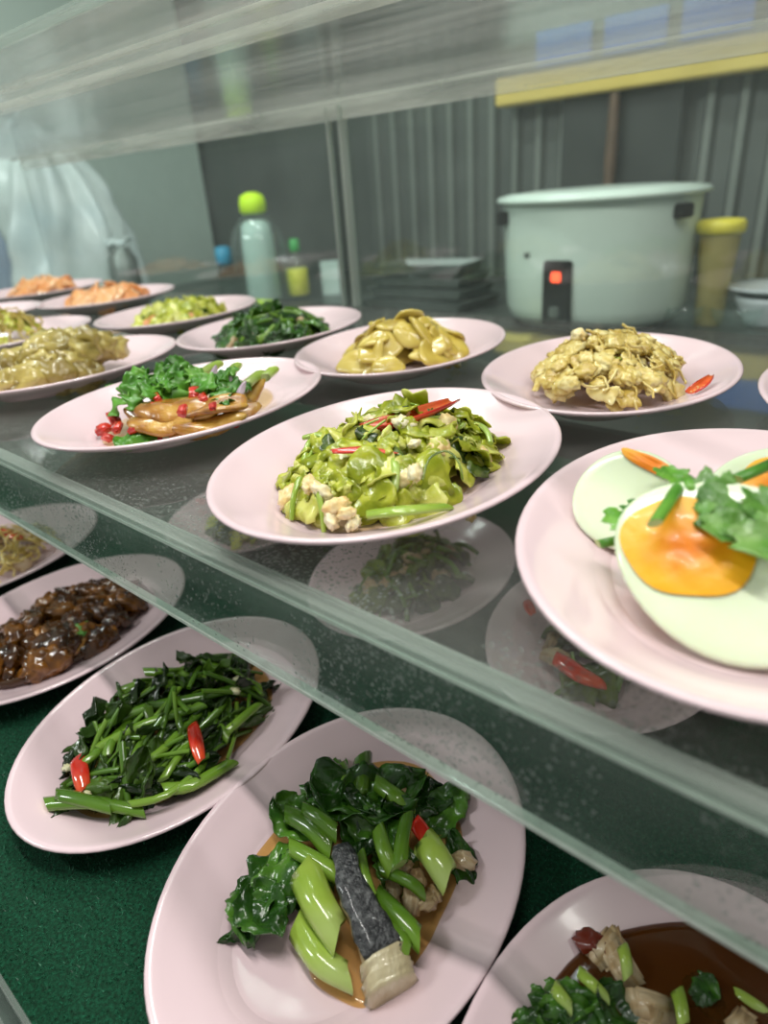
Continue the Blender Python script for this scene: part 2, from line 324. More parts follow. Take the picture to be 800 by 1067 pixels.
cbox('roof_streak', U0, U1, .425, .445, RF_Z-.008, RF_Z-.0005, streak_m)
cbox('roof_rear_lip', U0, U1, SB_V-.006, SB_V, RF_Z-.026, RF_Z, streak_m)
cbox('roof_streak', U0, U1, SB_V-.028, SB_V-.022, RF_Z-.004, RF_Z-.0005, streak_m)
cbox('rear_pane', U0, -.865, SB_V-.004, SB_V, SH_Z, RF_Z-.026, back_m)
cbox('rear_pane', -.838, U1, SB_V+.001, SB_V+.005, SH_Z, RF_Z-.026, back_m)
cbox('rear_post', -.842, -.835, SB_V-.010, SB_V+.006, SH_Z, RF_Z-.006, post_m)
cbox('rear_post', -.872, -.866, SB_V-.006, SB_V+.002, SH_Z, RF_Z-.006, post_m)
cbox('base_front_pane', U0, U1, .0035, .010, -.01, .030, lip_m)
cbox('base_pane_edge', U0, U1, .0100, .0130, -.01, .033, edge_m)
cbox('base_pane_edge', U0, U1, -.001, .0035, -.01, .033, edge_m)
cbox('end_panel', U1, U1+.006, SF_V, SB_V, 0, RF_Z, back_m)
cbox('end_panel', U0-.006, U0, SF_V, SB_V, 0, RF_Z, back_m)
# condensation beads on the front zone of the shelf and on the lip (nobody could count them)
def beads(n):
    v = []; f = []; k = 0
    ring = [(math.cos(2*PI*i/6), math.sin(2*PI*i/6)) for i in range(6)]
    for _ in range(n):
        u = random.uniform(-1.0, .4); lipside = random.random() < .40
        c = noise.noise(Vector((u*9, 5 if lipside else 1, 0)))
        if c < -.25 or random.random() > .5+c: continue
        r = random.uniform(.0004, .0011)*(1 if random.random() < .9 else 1.5)
        b = len(v)
        if lipside:
            z = SH_Z-random.uniform(.006, .062)
            for (ca, sa) in ring: v.append((u+ca*r, SF_V-.0002, z+sa*r))
            v.append((u, SF_V-.0002-r*.6, z))
            f += [(b+i, b+(i+1) % 6, b+6) for i in range(6)]
        else:
            vv = SF_V+.01+abs(random.gauss(0, .035))
            for (ca, sa) in ring: v.append((u+ca*r, vv+sa*r, SH_Z-.0048))
            v.append((u, vv, SH_Z-.0048-r*.6))
            f += [(b+(i+1) % 6, b+i, b+6) for i in range(6)]
    return v, f
v, f = beads(24000); o = obj('condensation_beads', mesh('condensation_beads', v, f, clear('water_bead', tint=(.80, .84, .81), haze=.30, hazecol=(.75, .82, .78), ior=1.33, rough=.05)), kind='stuff')
v2 = [(a+.6, b-.5, c) for (a, b, c) in v]; o.data.vertices.foreach_set('co', np.array(v2, dtype=np.float32).ravel()); o.parent = case

# ------------------------------------------------------------------ plates
PHI = math.radians(147.5)
PA, PB = .110, .1455
def plate_mesh(n=72):
    # (inset from rim, height)
    prof = [(.062, .0), (.058, .0), (.054, .0035), (.030, .012), (.006, .0205), (.0012, .0228), (0, .0242), (.0008, .0254), (.0030, .0258), (.0055, .0250), (.010, .0225), (.022, .0168), (.034, .0120), (.039, .0090), (.044, .0062), (.052, .0050), (.070, .0046), (.095, .0045)]
    v = []; f = []
    for ins, z in prof:
        for i in range(n):
            a = 2*PI*i/n; v.append(((PA-ins)*math.cos(a), (PB-ins)*math.sin(a), z))
    for j in range(len(prof)-1):
        for i in range(n):
            a, b = j*n+i, j*n+(i+1) % n; f.append((a, b, b+n, a+n))
    v.append((0, 0, .0045)); t = len(v)-1; j = (len(prof)-1)*n
    for i in range(n): f.append((j+i, j+(i+1) % n, t))
    f.append(tuple(reversed(range(n))))
    return mesh('oval_plate', v, f, plate_m)
PM = plate_mesh()
PLATES = {}
def plate(key, x, y, lv, label, group=None, phi=PHI):
    z = SH_Z if lv == 1 else 0.0
    m = Matrix.Translation((x, y, z+.0004)) @ Matrix.Rotation(phi, 4, 'Z')
    o = obj('oval_plate', PM, label=label, cat='plate', group=group, mat=m); PLATES[key] = (x, y, z+.0054, m); return o
G1, G2 = 'pink oval plates on the upper shelf', 'pink oval plates on the green carpet'
plate('A', .010, .440, 1, 'pink oval plate of lime green cabbage stir fry, front centre of shelf', G1)
plate('B', -.172, .614, 1, 'pink oval plate under brown slices topped with green herbs', G1)
plate('C', .216, .606, 1, 'pink oval plate of beige egg noodles in front of the rice cooker', G1)
plate('D', .036, .772, 1, 'pink oval plate of mustard yellow slices, back centre of shelf', G1)
plate('E', -.132, .942, 1, 'pink oval plate of dark green kale with brown bits on the upper shelf', G1)
plate('F', -.311, 1.148, 1, 'pink oval plate of shredded lime lettuce on the upper shelf', G1)
plate('G', -.520, 1.422, 1, 'pink oval plate of orange slices, nearer of the two far orange dishes', G1)
plate('H', -.748, 1.651, 1, 'pink oval plate of orange slices, farthest left dish by the plastic bag', G1)
plate('I', -.366, .811, 1, 'pink oval plate of tan mushroom lumps at the left edge of shelf', G1)
plate('J', -.560, 1.045, 1, 'pink oval plate of pale green noodles behind the mushroom plate', G1)
plate('K', -.742, 1.29, 1, 'pink oval plate with no food in view, left edge behind the noodle plate', G1)
plate('L', .181, .291, 1, 'pink oval plate of salted egg halves, nearest on the upper shelf', G1)
plate('M', .405, .470, 1, 'pink oval plate just showing at the right edge of the upper shelf', G1)
plate('N', -.191, .454, 2, 'pink oval plate of water spinach with red chilli on green carpet', G2)
plate('O', -.040, .301, 2, 'pink oval plate of kale and fish, front middle of green carpet', G2)
plate('P', .114, .140, 2, 'pink oval plate filled with brown broth, front right of green carpet', G2)
plate('Q', -.354, .611, 2, 'pink oval plate of dark brown stew, left on green carpet', G2)
plate('R', -.520, .790, 2, 'pink oval plate of noodles with red chilli, far left on green carpet', G2)
plate('S', .030, .668, 2, 'pink oval plate of grey green food seen through shelf under cabbage plate', G2)
plate('T', .205, .523, 2, 'pink oval plate with red pepper seen through shelf beneath the egg plate', G2)
plate('U', -.175, .865, 2, 'pink oval plate of pale greens seen through shelf below the herb topped dish', G2)

# ------------------------------------------------------------------ food piece meshes
CACHE = {}
def solid(top, nx, ny, th):
    """top: (nx*ny) grid points -> closed thin sheet"""
    v = list(top)+[Vector(p)-Vector((0, 0, th)) for p in top]; f = []; o = nx*ny
    for j in range(ny-1):
        for i in range(nx-1):
            a = j*nx+i; f.append((a, a+1, a+nx+1, a+nx)); f.append((o+a, o+a+nx, o+a+nx+1, o+a+1))
    for i in range(nx-1):
        a = i; f.append((a, o+a, o+a+1, a+1)); a = (ny-1)*nx+i; f.append((a, a+1, o+a+1, o+a))
    for j in range(ny-1):
        a = j*nx; f.append((a, a+nx, o+a+nx, o+a)); a = j*nx+nx-1; f.append((a, o+a, o+a+nx, a+nx))
    return v, f
def g_crumple(s):
    r = random.Random(s); nx, ny = 11, 9; top = []
    asp = r.uniform(.5, .95); bend = r.uniform(.6, 2.6); k1, k2, p1, p2 = r.uniform(7, 12), r.uniform(6, 10), r.uniform(0, 6), r.uniform(0, 6)
    for j in range(ny):
        for i in range(nx):
            x = i/(nx-1)-.5; y = (j/(ny-1)-.5)*asp
            rr = 1+.22*noise.noise(Vector((x*4+s, y*4, s*1.7)))
            cx = x*(1-.9*y*y)*rr; cy = y*(1-.9*x*x)*rr
            e = (x*x+(y/asp)**2)*2
            z = .10*e*math.sin(k1*x+p1)+.09*e*math.sin(k2*y*1.4+p2+3*x)+.07*noise.noise(Vector((x*5, y*5, s)))
            a = cy*bend; rad = 1/bend
            top.append(Vector((cx, (rad+z)*math.sin(a), (rad+z)*math.cos(a)-rad+.12*e*r.uniform(-.2, .2))))
    return solid(top, nx, ny, .045)
def g_leaf(s):
    r = random.Random(s+50); nx, ny = 27, 15; top = []
    w = r.uniform(.42, .66); curl = r.uniform(-1.0, 1.2); fold = r.uniform(.1, .7); sw = r.uniform(-.35, .35); ph = r.uniform(0, 6); roll = r.uniform(-1.4, 1.4)
    for j in range(ny):
        for i in range(nx):
            t = i/(nx-1); q = j/(ny-1)*2-1
            ser = 1+.10*noise.noise(Vector((t*9, s, 3 if q > 0 else 8)))*abs(q)+.05*abs(q)*math.sin(t*46+ph)
            wd = (w*.5*(math.sin(PI*min(1, t**.75*.97+.02)))**.8+.012)*ser
            y = q*wd
            vein = .016*abs(math.sin((t*5.5-abs(q)*1.3)*PI))
            z = fold*abs(y)*(1 if s % 2 else -.6)+vein+.16*noise.noise(Vector((t*3.2, q*1.4, s*2.1)))+.06*noise.noise(Vector((t*8, q*3.5, s*2.1)))+.04*abs(q)**2*math.sin(t*19+ph+q*2)+curl*.3*(t-.4)**2*2-.022*(abs(q) < .1)
            a = y*roll*2.2
            if abs(roll) > .4: yy = math.sin(a)/(roll*2.2); z += (1-math.cos(a))/(roll*2.2)
            else: yy = y
            top.append(Vector((t-.5, yy+sw*(t-.5)**2, z)))
    return solid(top, nx, ny, .014)
def g_broad(s):
    r = random.Random(s+150); nx, ny = 29, 15; top = []; ph = r.uniform(-.3, .3); cv = r.uniform(-.5, .4)
    for j in range(ny):
        for i in range(nx):
            t = i/(nx-1); q = j/(ny-1)*2-1
            lob = .80+.20*math.cos(t*2*PI*2.6+ph)+.05*math.cos(t*2*PI*11)
            wd = .46*(math.sin(PI*min(1, t*.93+.05)))**.55*(1-(1-lob)*abs(q))
            vein = .010*abs(math.sin((t*5-abs(q)*1.6)*PI))
            top.append(Vector((t-.5+.10*abs(q)*(.6-t), q*wd, vein+.22*abs(q)*wd*(1 if s % 2 else -.5)+cv*(t-.5)**2+.06*noise.noise(Vector((t*3, q*1.5, s*1.3)))-.012*(abs(q) < .1))))
    return solid(top, nx, ny, .016)
def g_frill(s):
    r = random.Random(s+90); nx, ny = 21, 7; top = []
    ph = r.uniform(0, 6); curl = r.uniform(-.6, .9)
    for j in range(ny):
        for i in range(nx):
            t = i/(nx-1); q = j/(ny-1)*2-1
            lob = .55+.45*math.cos(t*2*PI*4.0+ph)
            wd = .33*(math.sin(PI*min(1, t*.9+.08)))**.6*(1-.55*lob*abs(q)**.5)
            top.append(Vector((t-.5+.09*abs(q)*(1-t), q*wd, .10*abs(q)*math.sin(t*20+ph)+.2*curl*(t-.3)**2-.12*abs(q)*wd)))
    return solid(top, nx, ny, .018)
def tube(pts, rads, n=8, flat=1.0, caps=True, skew=False):
    v = []; f = []; prev = None
    for i, p in enumerate(pts):
        a = pts[max(0, i-1)]; b = pts[min(len(pts)-1, i+1)]; d = (b-a).normalized()
        side = d.cross(Z)
        if side.length < .05: side = d.cross(Vector((1, 0, 0)))
        side.normalize(); nn = side.cross(d)
        for k in range(n):
            t = 2*PI*k/n; v.append(p+side*math.cos(t)*rads[i]+nn*math.sin(t)*rads[i]*flat)
    for i in range(len(pts)-1):
        for k in range(n):
            a, b = i*n+k, i*n+(k+1) % n; f.append((a, a+n, b+n, b))
    if skew:       # slanting knife cuts
        for e_, s_ in ((0, 1), (len(pts)-1, -1)):
            a = pts[e_]; d = ((pts[1]-pts[0]) if e_ == 0 else (pts[-1]-pts[-2])).normalized()
            for k in range(n):
                q = v[e_*n+k]; v[e_*n+k] = q+d*(math.cos(2*PI*k/n)*rads[e_]*.9)
    if caps:
        o = len(v); e = (len(pts)-1)*n; d0 = (pts[0]-pts[1]).normalized(); d1 = (pts[-1]-pts[-2]).normalized()
        v += [v[k].copy() for k in range(n)]+[v[e+k].copy() for k in range(n)]
        f.append(tuple(range(o, o+n))); f.append(tuple(reversed(range(o+n, o+2*n))))
    return v, f
def g_stalk(s):
    r = random.Random(s+20); c = r.uniform(-.22, .22); c2 = r.uniform(-.05, .1); R = r.uniform(.045, .085)
    pts = []; rad = []
    for i in range(9):
        t = i/8; pts.append(Vector((t-.5, c*(t-.5)**2*2, c2*math.sin(t*PI)))); rad.append(R*(1-.25*t)*(.93 if i in (0, 8) else 1))
    return tube(pts, rad, 9, .75)
def g_chunk(s, ax=(1, .75, .55), amp=.22, fr=2.2, sub=3):
    bm = bmesh.new(); bmesh.ops.create_icosphere(bm, subdivisions=sub, radius=.5)
    for v in bm.verts:
        n = noise.noise(v.co*fr*2+Vector((s*3.1, s, 0)))+.5*noise.noise(v.co*fr*5+Vector((s, 0, 9)))
        v.co = Vector((v.co.x*ax[0], v.co.y*ax[1], v.co.z*ax[2]))*(1+amp*2*n)
    v = [p.co.copy() for p in bm.verts]; f = [tuple(q.index for q in p.verts) for p in bm.faces]; bm.free(); return v, f
def g_cut(s):
    r = random.Random(s+70); bm = bmesh.new(); bmesh.ops.create_cube(bm, size=1)
    bmesh.ops.bevel(bm, geom=bm.edges[:], offset=.12, segments=2, affect='EDGES'); bmesh.ops.subdivide_edges(bm, edges=bm.edges[:], cuts=1, use_grid_fill=True)
    for v in bm.verts:
        n = noise.noise(v.co*2.2+Vector((s*2.3, 0, 0))); v.co = Vector((v.co.x*(1+.2*v.co.y), v.co.y*.62, v.co.z*.34))*(1+.35*n)
    v = [p.co.copy() for p in bm.verts]; f = [tuple(q.index for q in p.verts) for p in bm.faces]; bm.free(); return v, f
def g_slice(s):
    r = random.Random(s+40); n = 20; v = []; f = []; b = r.uniform(-.35, .5); asp = r.uniform(.6, .85); ph = r.uniform(0, 6)
    for (q, z) in [(.0, .05), (.45, .05), (.82, .045), (.97, .02), (1, 0), (.96, -.03), (.5, -.05), (0, -.05)]:
        for i in range(n):
            a = 2*PI*i/n; rr = q*.5*(1+.07*math.sin(3*a+ph)+.05*math.sin(5*a+2*ph))
            x, y = rr*math.cos(a), rr*math.sin(a)*asp
            v.append(Vector((x, y, z+b*(x*x)*.7+.05*q*math.sin(2*a+ph))))
    for j in range(7):
        for i in range(n):
            a, c = j*n+i, j*n+(i+1) % n; f.append((a, a+n, c+n, c))
    return v, f
def g_strand(s):
    r = random.Random(s+60); p = Vector((-.5, 0, 0)); a = r.uniform(-.8, .8); pts = []
    for i in range(14):
        pts.append(p.copy()); a += r.uniform(-.75, .75); p = p+Vector((math.cos(a)*.085, math.sin(a)*.085, r.uniform(-.03, .03)))
    c = sum(pts, Vector())/14; pts = [q-c for q in pts]
    return tube(pts, [.035]*14, 6, .7)
GEN = dict(crumple=g_crumple, leaf=g_leaf, broad=g_broad, frill=g_frill, stalk=g_stalk, chunk=g_chunk, cut=g_cut, slice=g_slice, strand=g_strand)
def piece(kind, s, m):
    k = (kind, s, m.name)
    if k not in CACHE:
        v, f = GEN[kind](s); v = [q*.04 for q in v]; CACHE[k] = mesh(kind+'_piece', v, f, m)
    return CACHE[k]

def where(p, key_xy):
    def pr(q):
        d = q-Vector((0, 0, CAMZ)); w_ = d.dot(fw); return d.dot(rt)/w_*F_PX, -d.dot(up)/w_*F_PX, w_
    a = pr(Vector(p)); b = pr(Vector(key_xy)); m_ = F_PX/b[2]
    dx = (a[0]-b[0])/m_; dy = (a[1]-b[1])/m_
    h = 'left' if dx < -.022 else ('right' if dx > .022 else ''); t = 'far' if dy < -.012 else ('near' if dy > .012 else '')
    return {('', ''): 'in the middle'}.get((t, h), 'at '+(t+' ' if t else '')+(h if h else 'side')) if (t or h) else 'in the middle'
LAB_DONE = []
def frame(loc, xdir, nrm, sc3):
    n = nrm.normalized(); x = (xdir-n*xdir.dot(n)).normalized(); y = n.cross(x)
    if isinstance(sc3, (int, float)): sc3 = (sc3,)*3
    m = Matrix((x*sc3[0], y*sc3[1], n*sc3[2])).transposed().to_4x4(); m.translation = loc; return m
def put(name, kind, m, loc, ang, size, label, cat, group, tilt=(0, 0), s=None, nrm=None):
    if s is None: s = random.randrange(6)
    nn = Vector((math.sin(tilt[0]), math.sin(tilt[1]), 1)) if nrm is None else nrm
    return obj(name, piece(kind, s, m), label=label, cat=cat, group=group, mat=frame(Vector(loc), Vector((math.cos(ang), math.sin(ang), 0)), nn, tuple(q/.04 for q in size)))
def heap(key, specs, H, rx=.056, ry=.088, off=(0, 0), zoff=0, seed=0, tl=.5, prof=.8, align=None):
    """specs: list of (count, kind, material, (size0,size1), zscale, name, label, cat, group, top)   top=True: only lies on the surface"""
    st = random.getstate(); random.seed(1000+seed)
    x, y, z, M = PLATES[key]; ex = Vector((math.cos(PHI), math.sin(PHI), 0)); ey = Vector((-ex.y, ex.x, 0))
    for (cnt, kind, m, (s0, s1), zs, name, label, cat, group, top) in specs:
        for i in range(cnt):
            r = math.sqrt(random.random())*.97; a = random.random()*2*PI
            p = Vector((x, y, z))+ex*(r*math.cos(a)*rx+off[0])+ey*(r*math.sin(a)*ry+off[1])
            sz = random.uniform(s0, s1)
            lim = H*(1-r*r)**prof
            h = lim*(random.uniform(.9, 1.08) if top else random.uniform(.1, 1.0))+.004+sz*.06
            d = (ex*(math.cos(a)*rx)+ey*(math.sin(a)*ry)).normalized()
            nrm = Vector((0, 0, 1))+d*(r*1.1)+Vector((random.uniform(-tl, tl), random.uniform(-tl, tl), 0))
            p.z += h+zoff
            rz = random.random()*2*PI
            if align: rz = PHI+PI/2+align[0]+random.gauss(0, align[1])
            put(name, kind, m, p, rz, (sz, sz*(.55 if align else 1), sz*zs), label, cat, group, nrm=nrm)
    random.setstate(st)
def pool(key_or_pts, z, m, name, label, th=.0012, cat='sauce'):
    pts = [at(a, b, z) for a, b in key_or_pts]; n = len(pts); out = []
    for i in range(n):
        p0, p1, p2, p3 = pts[i-1], pts[i], pts[(i+1) % n], pts[(i+2) % n]
        for k in range(5):
            t = k/5; out.append(.5*((2*p1)+(p2-p0)*t+(2*p0-5*p1+4*p2-p3)*t*t+(3*p1-p0-3*p2+p3)*t**3))
    return pool_w(out, z, m, name, label, th, cat)
def pool_w(out, z, m, name, label, th=.0012, cat='sauce'):
    c = sum(out, Vector())/len(out); k = len(out); v = []; f = []
    for (q, dz) in [(1, -th), (1, 0), (.985, th*.5), (.93, th*.8), (.5, th*.8)]:
        for p in out: v.append((c+(p-c)*q)+Vector((0, 0, dz))-c)
    for j in range(4):
        for i in range(k):
            a, b = j*k+i, j*k+(i+1) % k; f.append((a, b, b+k, a+k))
    v.append(Vector((0, 0, th*.8))); 
    for i in range(k): f.append((4*k+i, 4*k+(i+1) % k, 5*k))
    me = mesh(name, v, f, m); bm = bmesh.new(); bm.from_mesh(me); bmesh.ops.recalc_face_normals(bm, faces=bm.faces[:]); bm.to_mesh(me); bm.free()
    return obj(name, me, label=label, cat=cat, kind='stuff', loc=c)
def well_pool(key, z, inset, m, name, label, th=.0012):
    x, y, zz, M = PLATES[key]; out = []
    for i in range(60):
        a = 2*PI*i/60; k = 1+.015*math.sin(3*a+1)+.012*math.sin(7*a)
        out.append(M @ Vector(((PA-inset)*k*math.cos(a), (PB-inset)*k*math.sin(a), 0)))
    for p in out: p.z = zz+z
    return pool_w(out, zz+z, m, name, label, th)
def px_stalk(p, r0, r1, m, name, label, cat, group, flat=.8, n=10, seg=9, sag=0):
    """p: list of (px, py, z above which surface)"""
    w3 = [at(a, b, z) for a, b, z in p]; pts = []; rad = []
    for i in range(seg):
        t = i/(seg-1)*(len(w3)-1); k = min(int(t), len(w3)-2); q = t-k
        p0 = w3[max(0, k-1)]; p1 = w3[k]; p2 = w3[k+1]; p3 = w3[min(len(w3)-1, k+2)]
        pts.append(.5*((2*p1)+(p2-p0)*q+(2*p0-5*p1+4*p2-p3)*q*q+(3*p1-p0-3*p2+p3)*q**3))
        e = i/(seg-1); rad.append((r0+(r1-r0)*e)*mpp(pts[-1])*(.95 if i in (0, seg-1) else 1))
    c = sum(pts, Vector())/len(pts); v, f = tube([q-c for q in pts], rad, n, flat, skew=r0 > 3)
    mi = [0]*len(f); mi[-1] = mi[-2] = 1 if r0 > 3 else 0
    return obj(name, mesh(name, v, f, [m, endcut_m], mi=mi), label=label, cat=cat, group=group, loc=c)
def px_put(name, kind, m, px, py, z, ang, len_px, label, cat, group=None, tilt=(0, 0), s=None, asp=1, zs=1):
    """piece centred there, its length pointing along an image direction (degrees, 0 = right, 90 = down)"""
    c = at(px, py, z); d = at(px+30*math.cos(math.radians(ang)), py+30*math.sin(math.radians(ang)), z)-c
    L = len_px*mpp(c)*1.05
    d.normalize()
    return put(name, kind, m, c, math.atan2(d.y, d.x), (L, L*asp, L*zs), label, cat, group, tilt=tilt, s=s)
def chilli(p, r, label, group=None, openup=True, taper=.45, sd=1):
    """half pod of red chilli cut lengthwise: skin shell, flesh lining, seeds. p = [(px,py,z)...]"""
    w3 = [at(a, b, z) for a, b, z in p]; n = 10; pts = []
    for i in range(n):
        t = i/(n-1)*(len(w3)-1); k = min(int(t), len(w3)-2); q = t-k; pts.append(w3[k].lerp(w3[k+1], q))
    c = sum(pts, Vector())/n; R = r*mpp(c); v = []; f = []; mi = []; K = 9
    rd = random.Random(sd)
    for shell in (1, .78):
        for i in range(n):
            t = i/(n-1); rr = R*(1-taper*abs(2*t-.8)**2.2)*shell; a = pts[max(0, i-1)]; b = pts[min(n-1, i+1)]; d = (b-a).normalized(); sd_ = d.cross(Z).normalized(); nn = sd_.cross(d)
            if not openup: nn = -nn
            for k in range(K):
                th = PI*k/(K-1)
                v.append(pts[i]-c+sd_*math.cos(th)*rr-nn*math.sin(th)*rr*(.8 if openup else .5)+nn*R*.15+d*math.cos(th)*rr*.55)
    o = n*K
    for i in range(n-1):
        for k in range(K-1):
            a = i*K+k; f.append((a, a+1, a+K+1, a+K)); mi.append(0); f.append((o+a, o+a+K, o+a+K+1, o+a+1)); mi.append(1)
        a = i*K; f.append((a, a+K, o+a+K, o+a)); mi.append(0); a = i*K+K-1; f.append((a, o+a, o+a+K, a+K)); mi.append(0)
    for k in range(K-1):
        f.append((k, o+k, o+k+1, k+1)); mi.append(0); a = (n-1)*K+k; f.append((a, a+1, o+a+1, o+a)); mi.append(0)
    ob = obj('chilli_slice', mesh('chilli_slice', v, f, [red_m, redin_m], mi=mi), label=label, cat='chilli', group=group, loc=c)
    if openup:
        sv, sf = g_chunk(3, (1, .8, .35), .05, 1, 1)
        sm = mesh('seed', sv, sf, seed_m)
        for i in range(5):
            q = pts[1+i]-c+Vector((rd.uniform(-.3, .3)*R, rd.uniform(-.3, .3)*R, -R*.30))
            s_ = R*.42; obj('seed', sm, parent=ob, mat=None).matrix_local = Matrix.Translation(q) @ Matrix.Rotation(rd.random()*6, 4, 'Z') @ Matrix.Diagonal((s_, s_, s_, 1))
    return ob

# ================================================================== A: lime cabbage stir fry, centre of the shelf
zA = PLATES['A'][2]
well_pool('A', .0012, .050, pale_oil, 'oily_juice', 'thin pale juice under the lime cabbage on the centre plate')
heap('A', [
 (75, 'crumple', cab_m, (.022, .040), .8, 'cabbage_piece', 'crumpled lime green cabbage piece on the front centre shelf plate', 'vegetable', 'lime cabbage on centre plate', False),
 (50, 'crumple', cab_m, (.024, .042), .9, 'cabbage_piece', 'crumpled lime green cabbage piece on the front centre shelf plate', 'vegetable', 'lime cabbage on centre plate', True),
 (16, 'stalk', pale_stem, (.022, .038), 1.1, 'cabbage_piece', 'short lime green cabbage stem on the front centre shelf plate', 'vegetable', 'lime cabbage stems', True),
 (45, 'crumple', cab_m, (.011, .020), 1.1, 'cabbage_scrap', 'small lime cabbage scrap on the front centre shelf plate', 'vegetable', 'small cabbage scraps', True),
 (24, 'crumple', cabd_m, (.012, .022), 1, 'wilted_leaf', 'small dark wilted green leaf bit among the lime cabbage', 'vegetable', 'dark leaf bits in cabbage', True),
 (16, 'chunk', eggy_m, (.009, .019), 1, 'egg_scrap', 'small cream scrambled egg scrap among the lime cabbage', 'egg', 'egg scraps in cabbage', True)],
 H=.034, rx=.067, ry=.097, off=(0, .0), seed=1)
def Z_(k, h): return PLATES[k][2]+h
chilli([(384, 445, zA+.038), (425, 433, zA+.040), (473, 417, zA+.040)], 14, 'large red chilli slice with seeds atop the lime cabbage', taper=.35)
chilli([(345, 470, zA+.035), (380, 468, zA+.036), (415, 471, zA+.033)], 8, 'thin red chilli slice in the middle of the lime cabbage', openup=False, taper=.6)
px_stalk([(383, 536, zA+.012), (420, 532, zA+.020), (462, 528, zA+.012)], 11, 9, pale_stem, 'cabbage_piece', 'broad lime stem piece at the near edge of the cabbage heap', 'vegetable', None, flat=.45)
px_stalk([(404, 470, zA+.030), (412, 488, zA+.028), (410, 514, zA+.018)], 5, 5, pale_stem, 'cabbage_piece', 'narrow lime stem standing upright in front of the cabbage heap', 'vegetable', None)
px_stalk([(440, 500, zA+.026), (447, 478, zA+.034), (465, 470, zA+.037), (478, 482, zA+.034), (482, 500, zA+.026)], 1.6, 1.3, cabd_m, 'curly_tendril', 'thin dark curly tendril looped over the lime cabbage', 'vegetable', None, seg=14, n=6)
for i, (a, b, h, s_) in enumerate([(335, 512, .020, 26), (350, 528, .016, 28), (346, 540, .010, 26), (368, 545, .008, 22), (322, 505, .022, 22), (432, 492, .030, 24), (490, 536, .008, 20), (360, 535, .014, 22)]):
    px_put('egg_piece', 'chunk', eggy_m, a, b, zA+h, random.uniform(0, 180), s_, 'cream scrambled egg lump at the near side of the cabbage heap', 'egg', 'larger egg lumps in cabbage', tilt=(random.uniform(-.4, .4), -.4), asp=.8)

# ================================================================== B: brown slices with herbs
well_pool('B', .0012, .052, pale_oil, 'oily_juice', 'pale yellow dressing under the brown slices and herbs')
zB = PLATES['B'][2]
gB = 'brown slices under the herbs'
for (a, b, h, l, an, s_) in [(165, 440, .014, 88, 2, 0), (215, 442, .012, 90, -4, 1), (255, 415, .016, 70, -22, 2), (180, 425, .022, 110, 3, 3), (225, 424, .024, 80, -6, 4), (240, 432, .012, 70, -8, 5), (150, 432, .013, 60, 8, 2), (205, 447, .008, 70, -5, 3)]:
    px_put('brown_slice', 'slice', brown_m, a, b, zB+h+.006, an, l*.86, 'glossy brown fried slice under the green herbs', 'fried slice', gB, tilt=(-.10, -.22), s=s_, asp=.62, zs=1.1)
for (a, b, h, l) in [(118, 436, .012, 15), (108, 447, .008, 16), (163, 416, .032, 14), (162, 426, .028, 13), (202, 410, .036, 16), (212, 416, .034, 14), (233, 408, .034, 13), (237, 416, .03, 12), (257, 431, .016, 13), (165, 455, .006, 12), (112, 456, .006, 12), (122, 446, .010, 13), (190, 428, .034, 14), (222, 425, .032, 12), (245, 440, .016, 12), (140, 447, .018, 13), (182, 455, .008, 12)]:
    px_put('chilli_bit', 'cut', red_m, a, b, zB+h, random.uniform(0, 180), l, 'chopped red chilli bit among the brown slices and herbs', 'chilli', 'chopped chilli in herb topped dish', tilt=(random.uniform(-.5, .5), -.4), zs=1.4)
for i in range(34):
    t = random.random(); a = 128+t*120; b = 402-12*math.sin(t*PI)+random.uniform(-12, 10)
    px_put('herb_leaf', 'frill', herb_m, a, b+5, zB+.026+random.uniform(0, .018), random.uniform(0, 360), random.uniform(34, 58), 'frilly green herb leaf heaped over the brown slices', 'herb', 'herb leaves on brown slices', tilt=(random.uniform(-.9, .9), random.uniform(-.9, .1)))
for (p, q) in [((232, 396), (246, 382)), ((205, 392), (226, 380)), ((255, 402), (270, 390)), ((275, 394), (284, 386))]:
    px_stalk([(p[0], p[1], zB+.034), (q[0], q[1], zB+.036)], 6, 6, pale_stem, 'spring_onion_piece', 'short spring onion piece beside the herb leaves', 'vegetable', 'spring onion in herb dish')
for (a, b, an) in [(222, 392, -50), (250, 408, -40), (238, 402, -60)]:
    px_put('onion_sliver', 'slice', onion_m, a, b, zB+.034, an, 28, 'purple onion sliver beside the herb leaves', 'onion', 'onion slivers in herb dish', tilt=(.3, -.7), asp=.4)
for (a, b, an) in [(140, 456, -6), (162, 406, 20), (120, 412, 40)]:
    px_put('herb_leaf', 'leaf', herb_m, a, b, zB+.012, an, 42, 'smooth green leaf tucked at the edge of the brown slices', 'herb', 'smooth leaves by brown slices', tilt=(0, -.4))

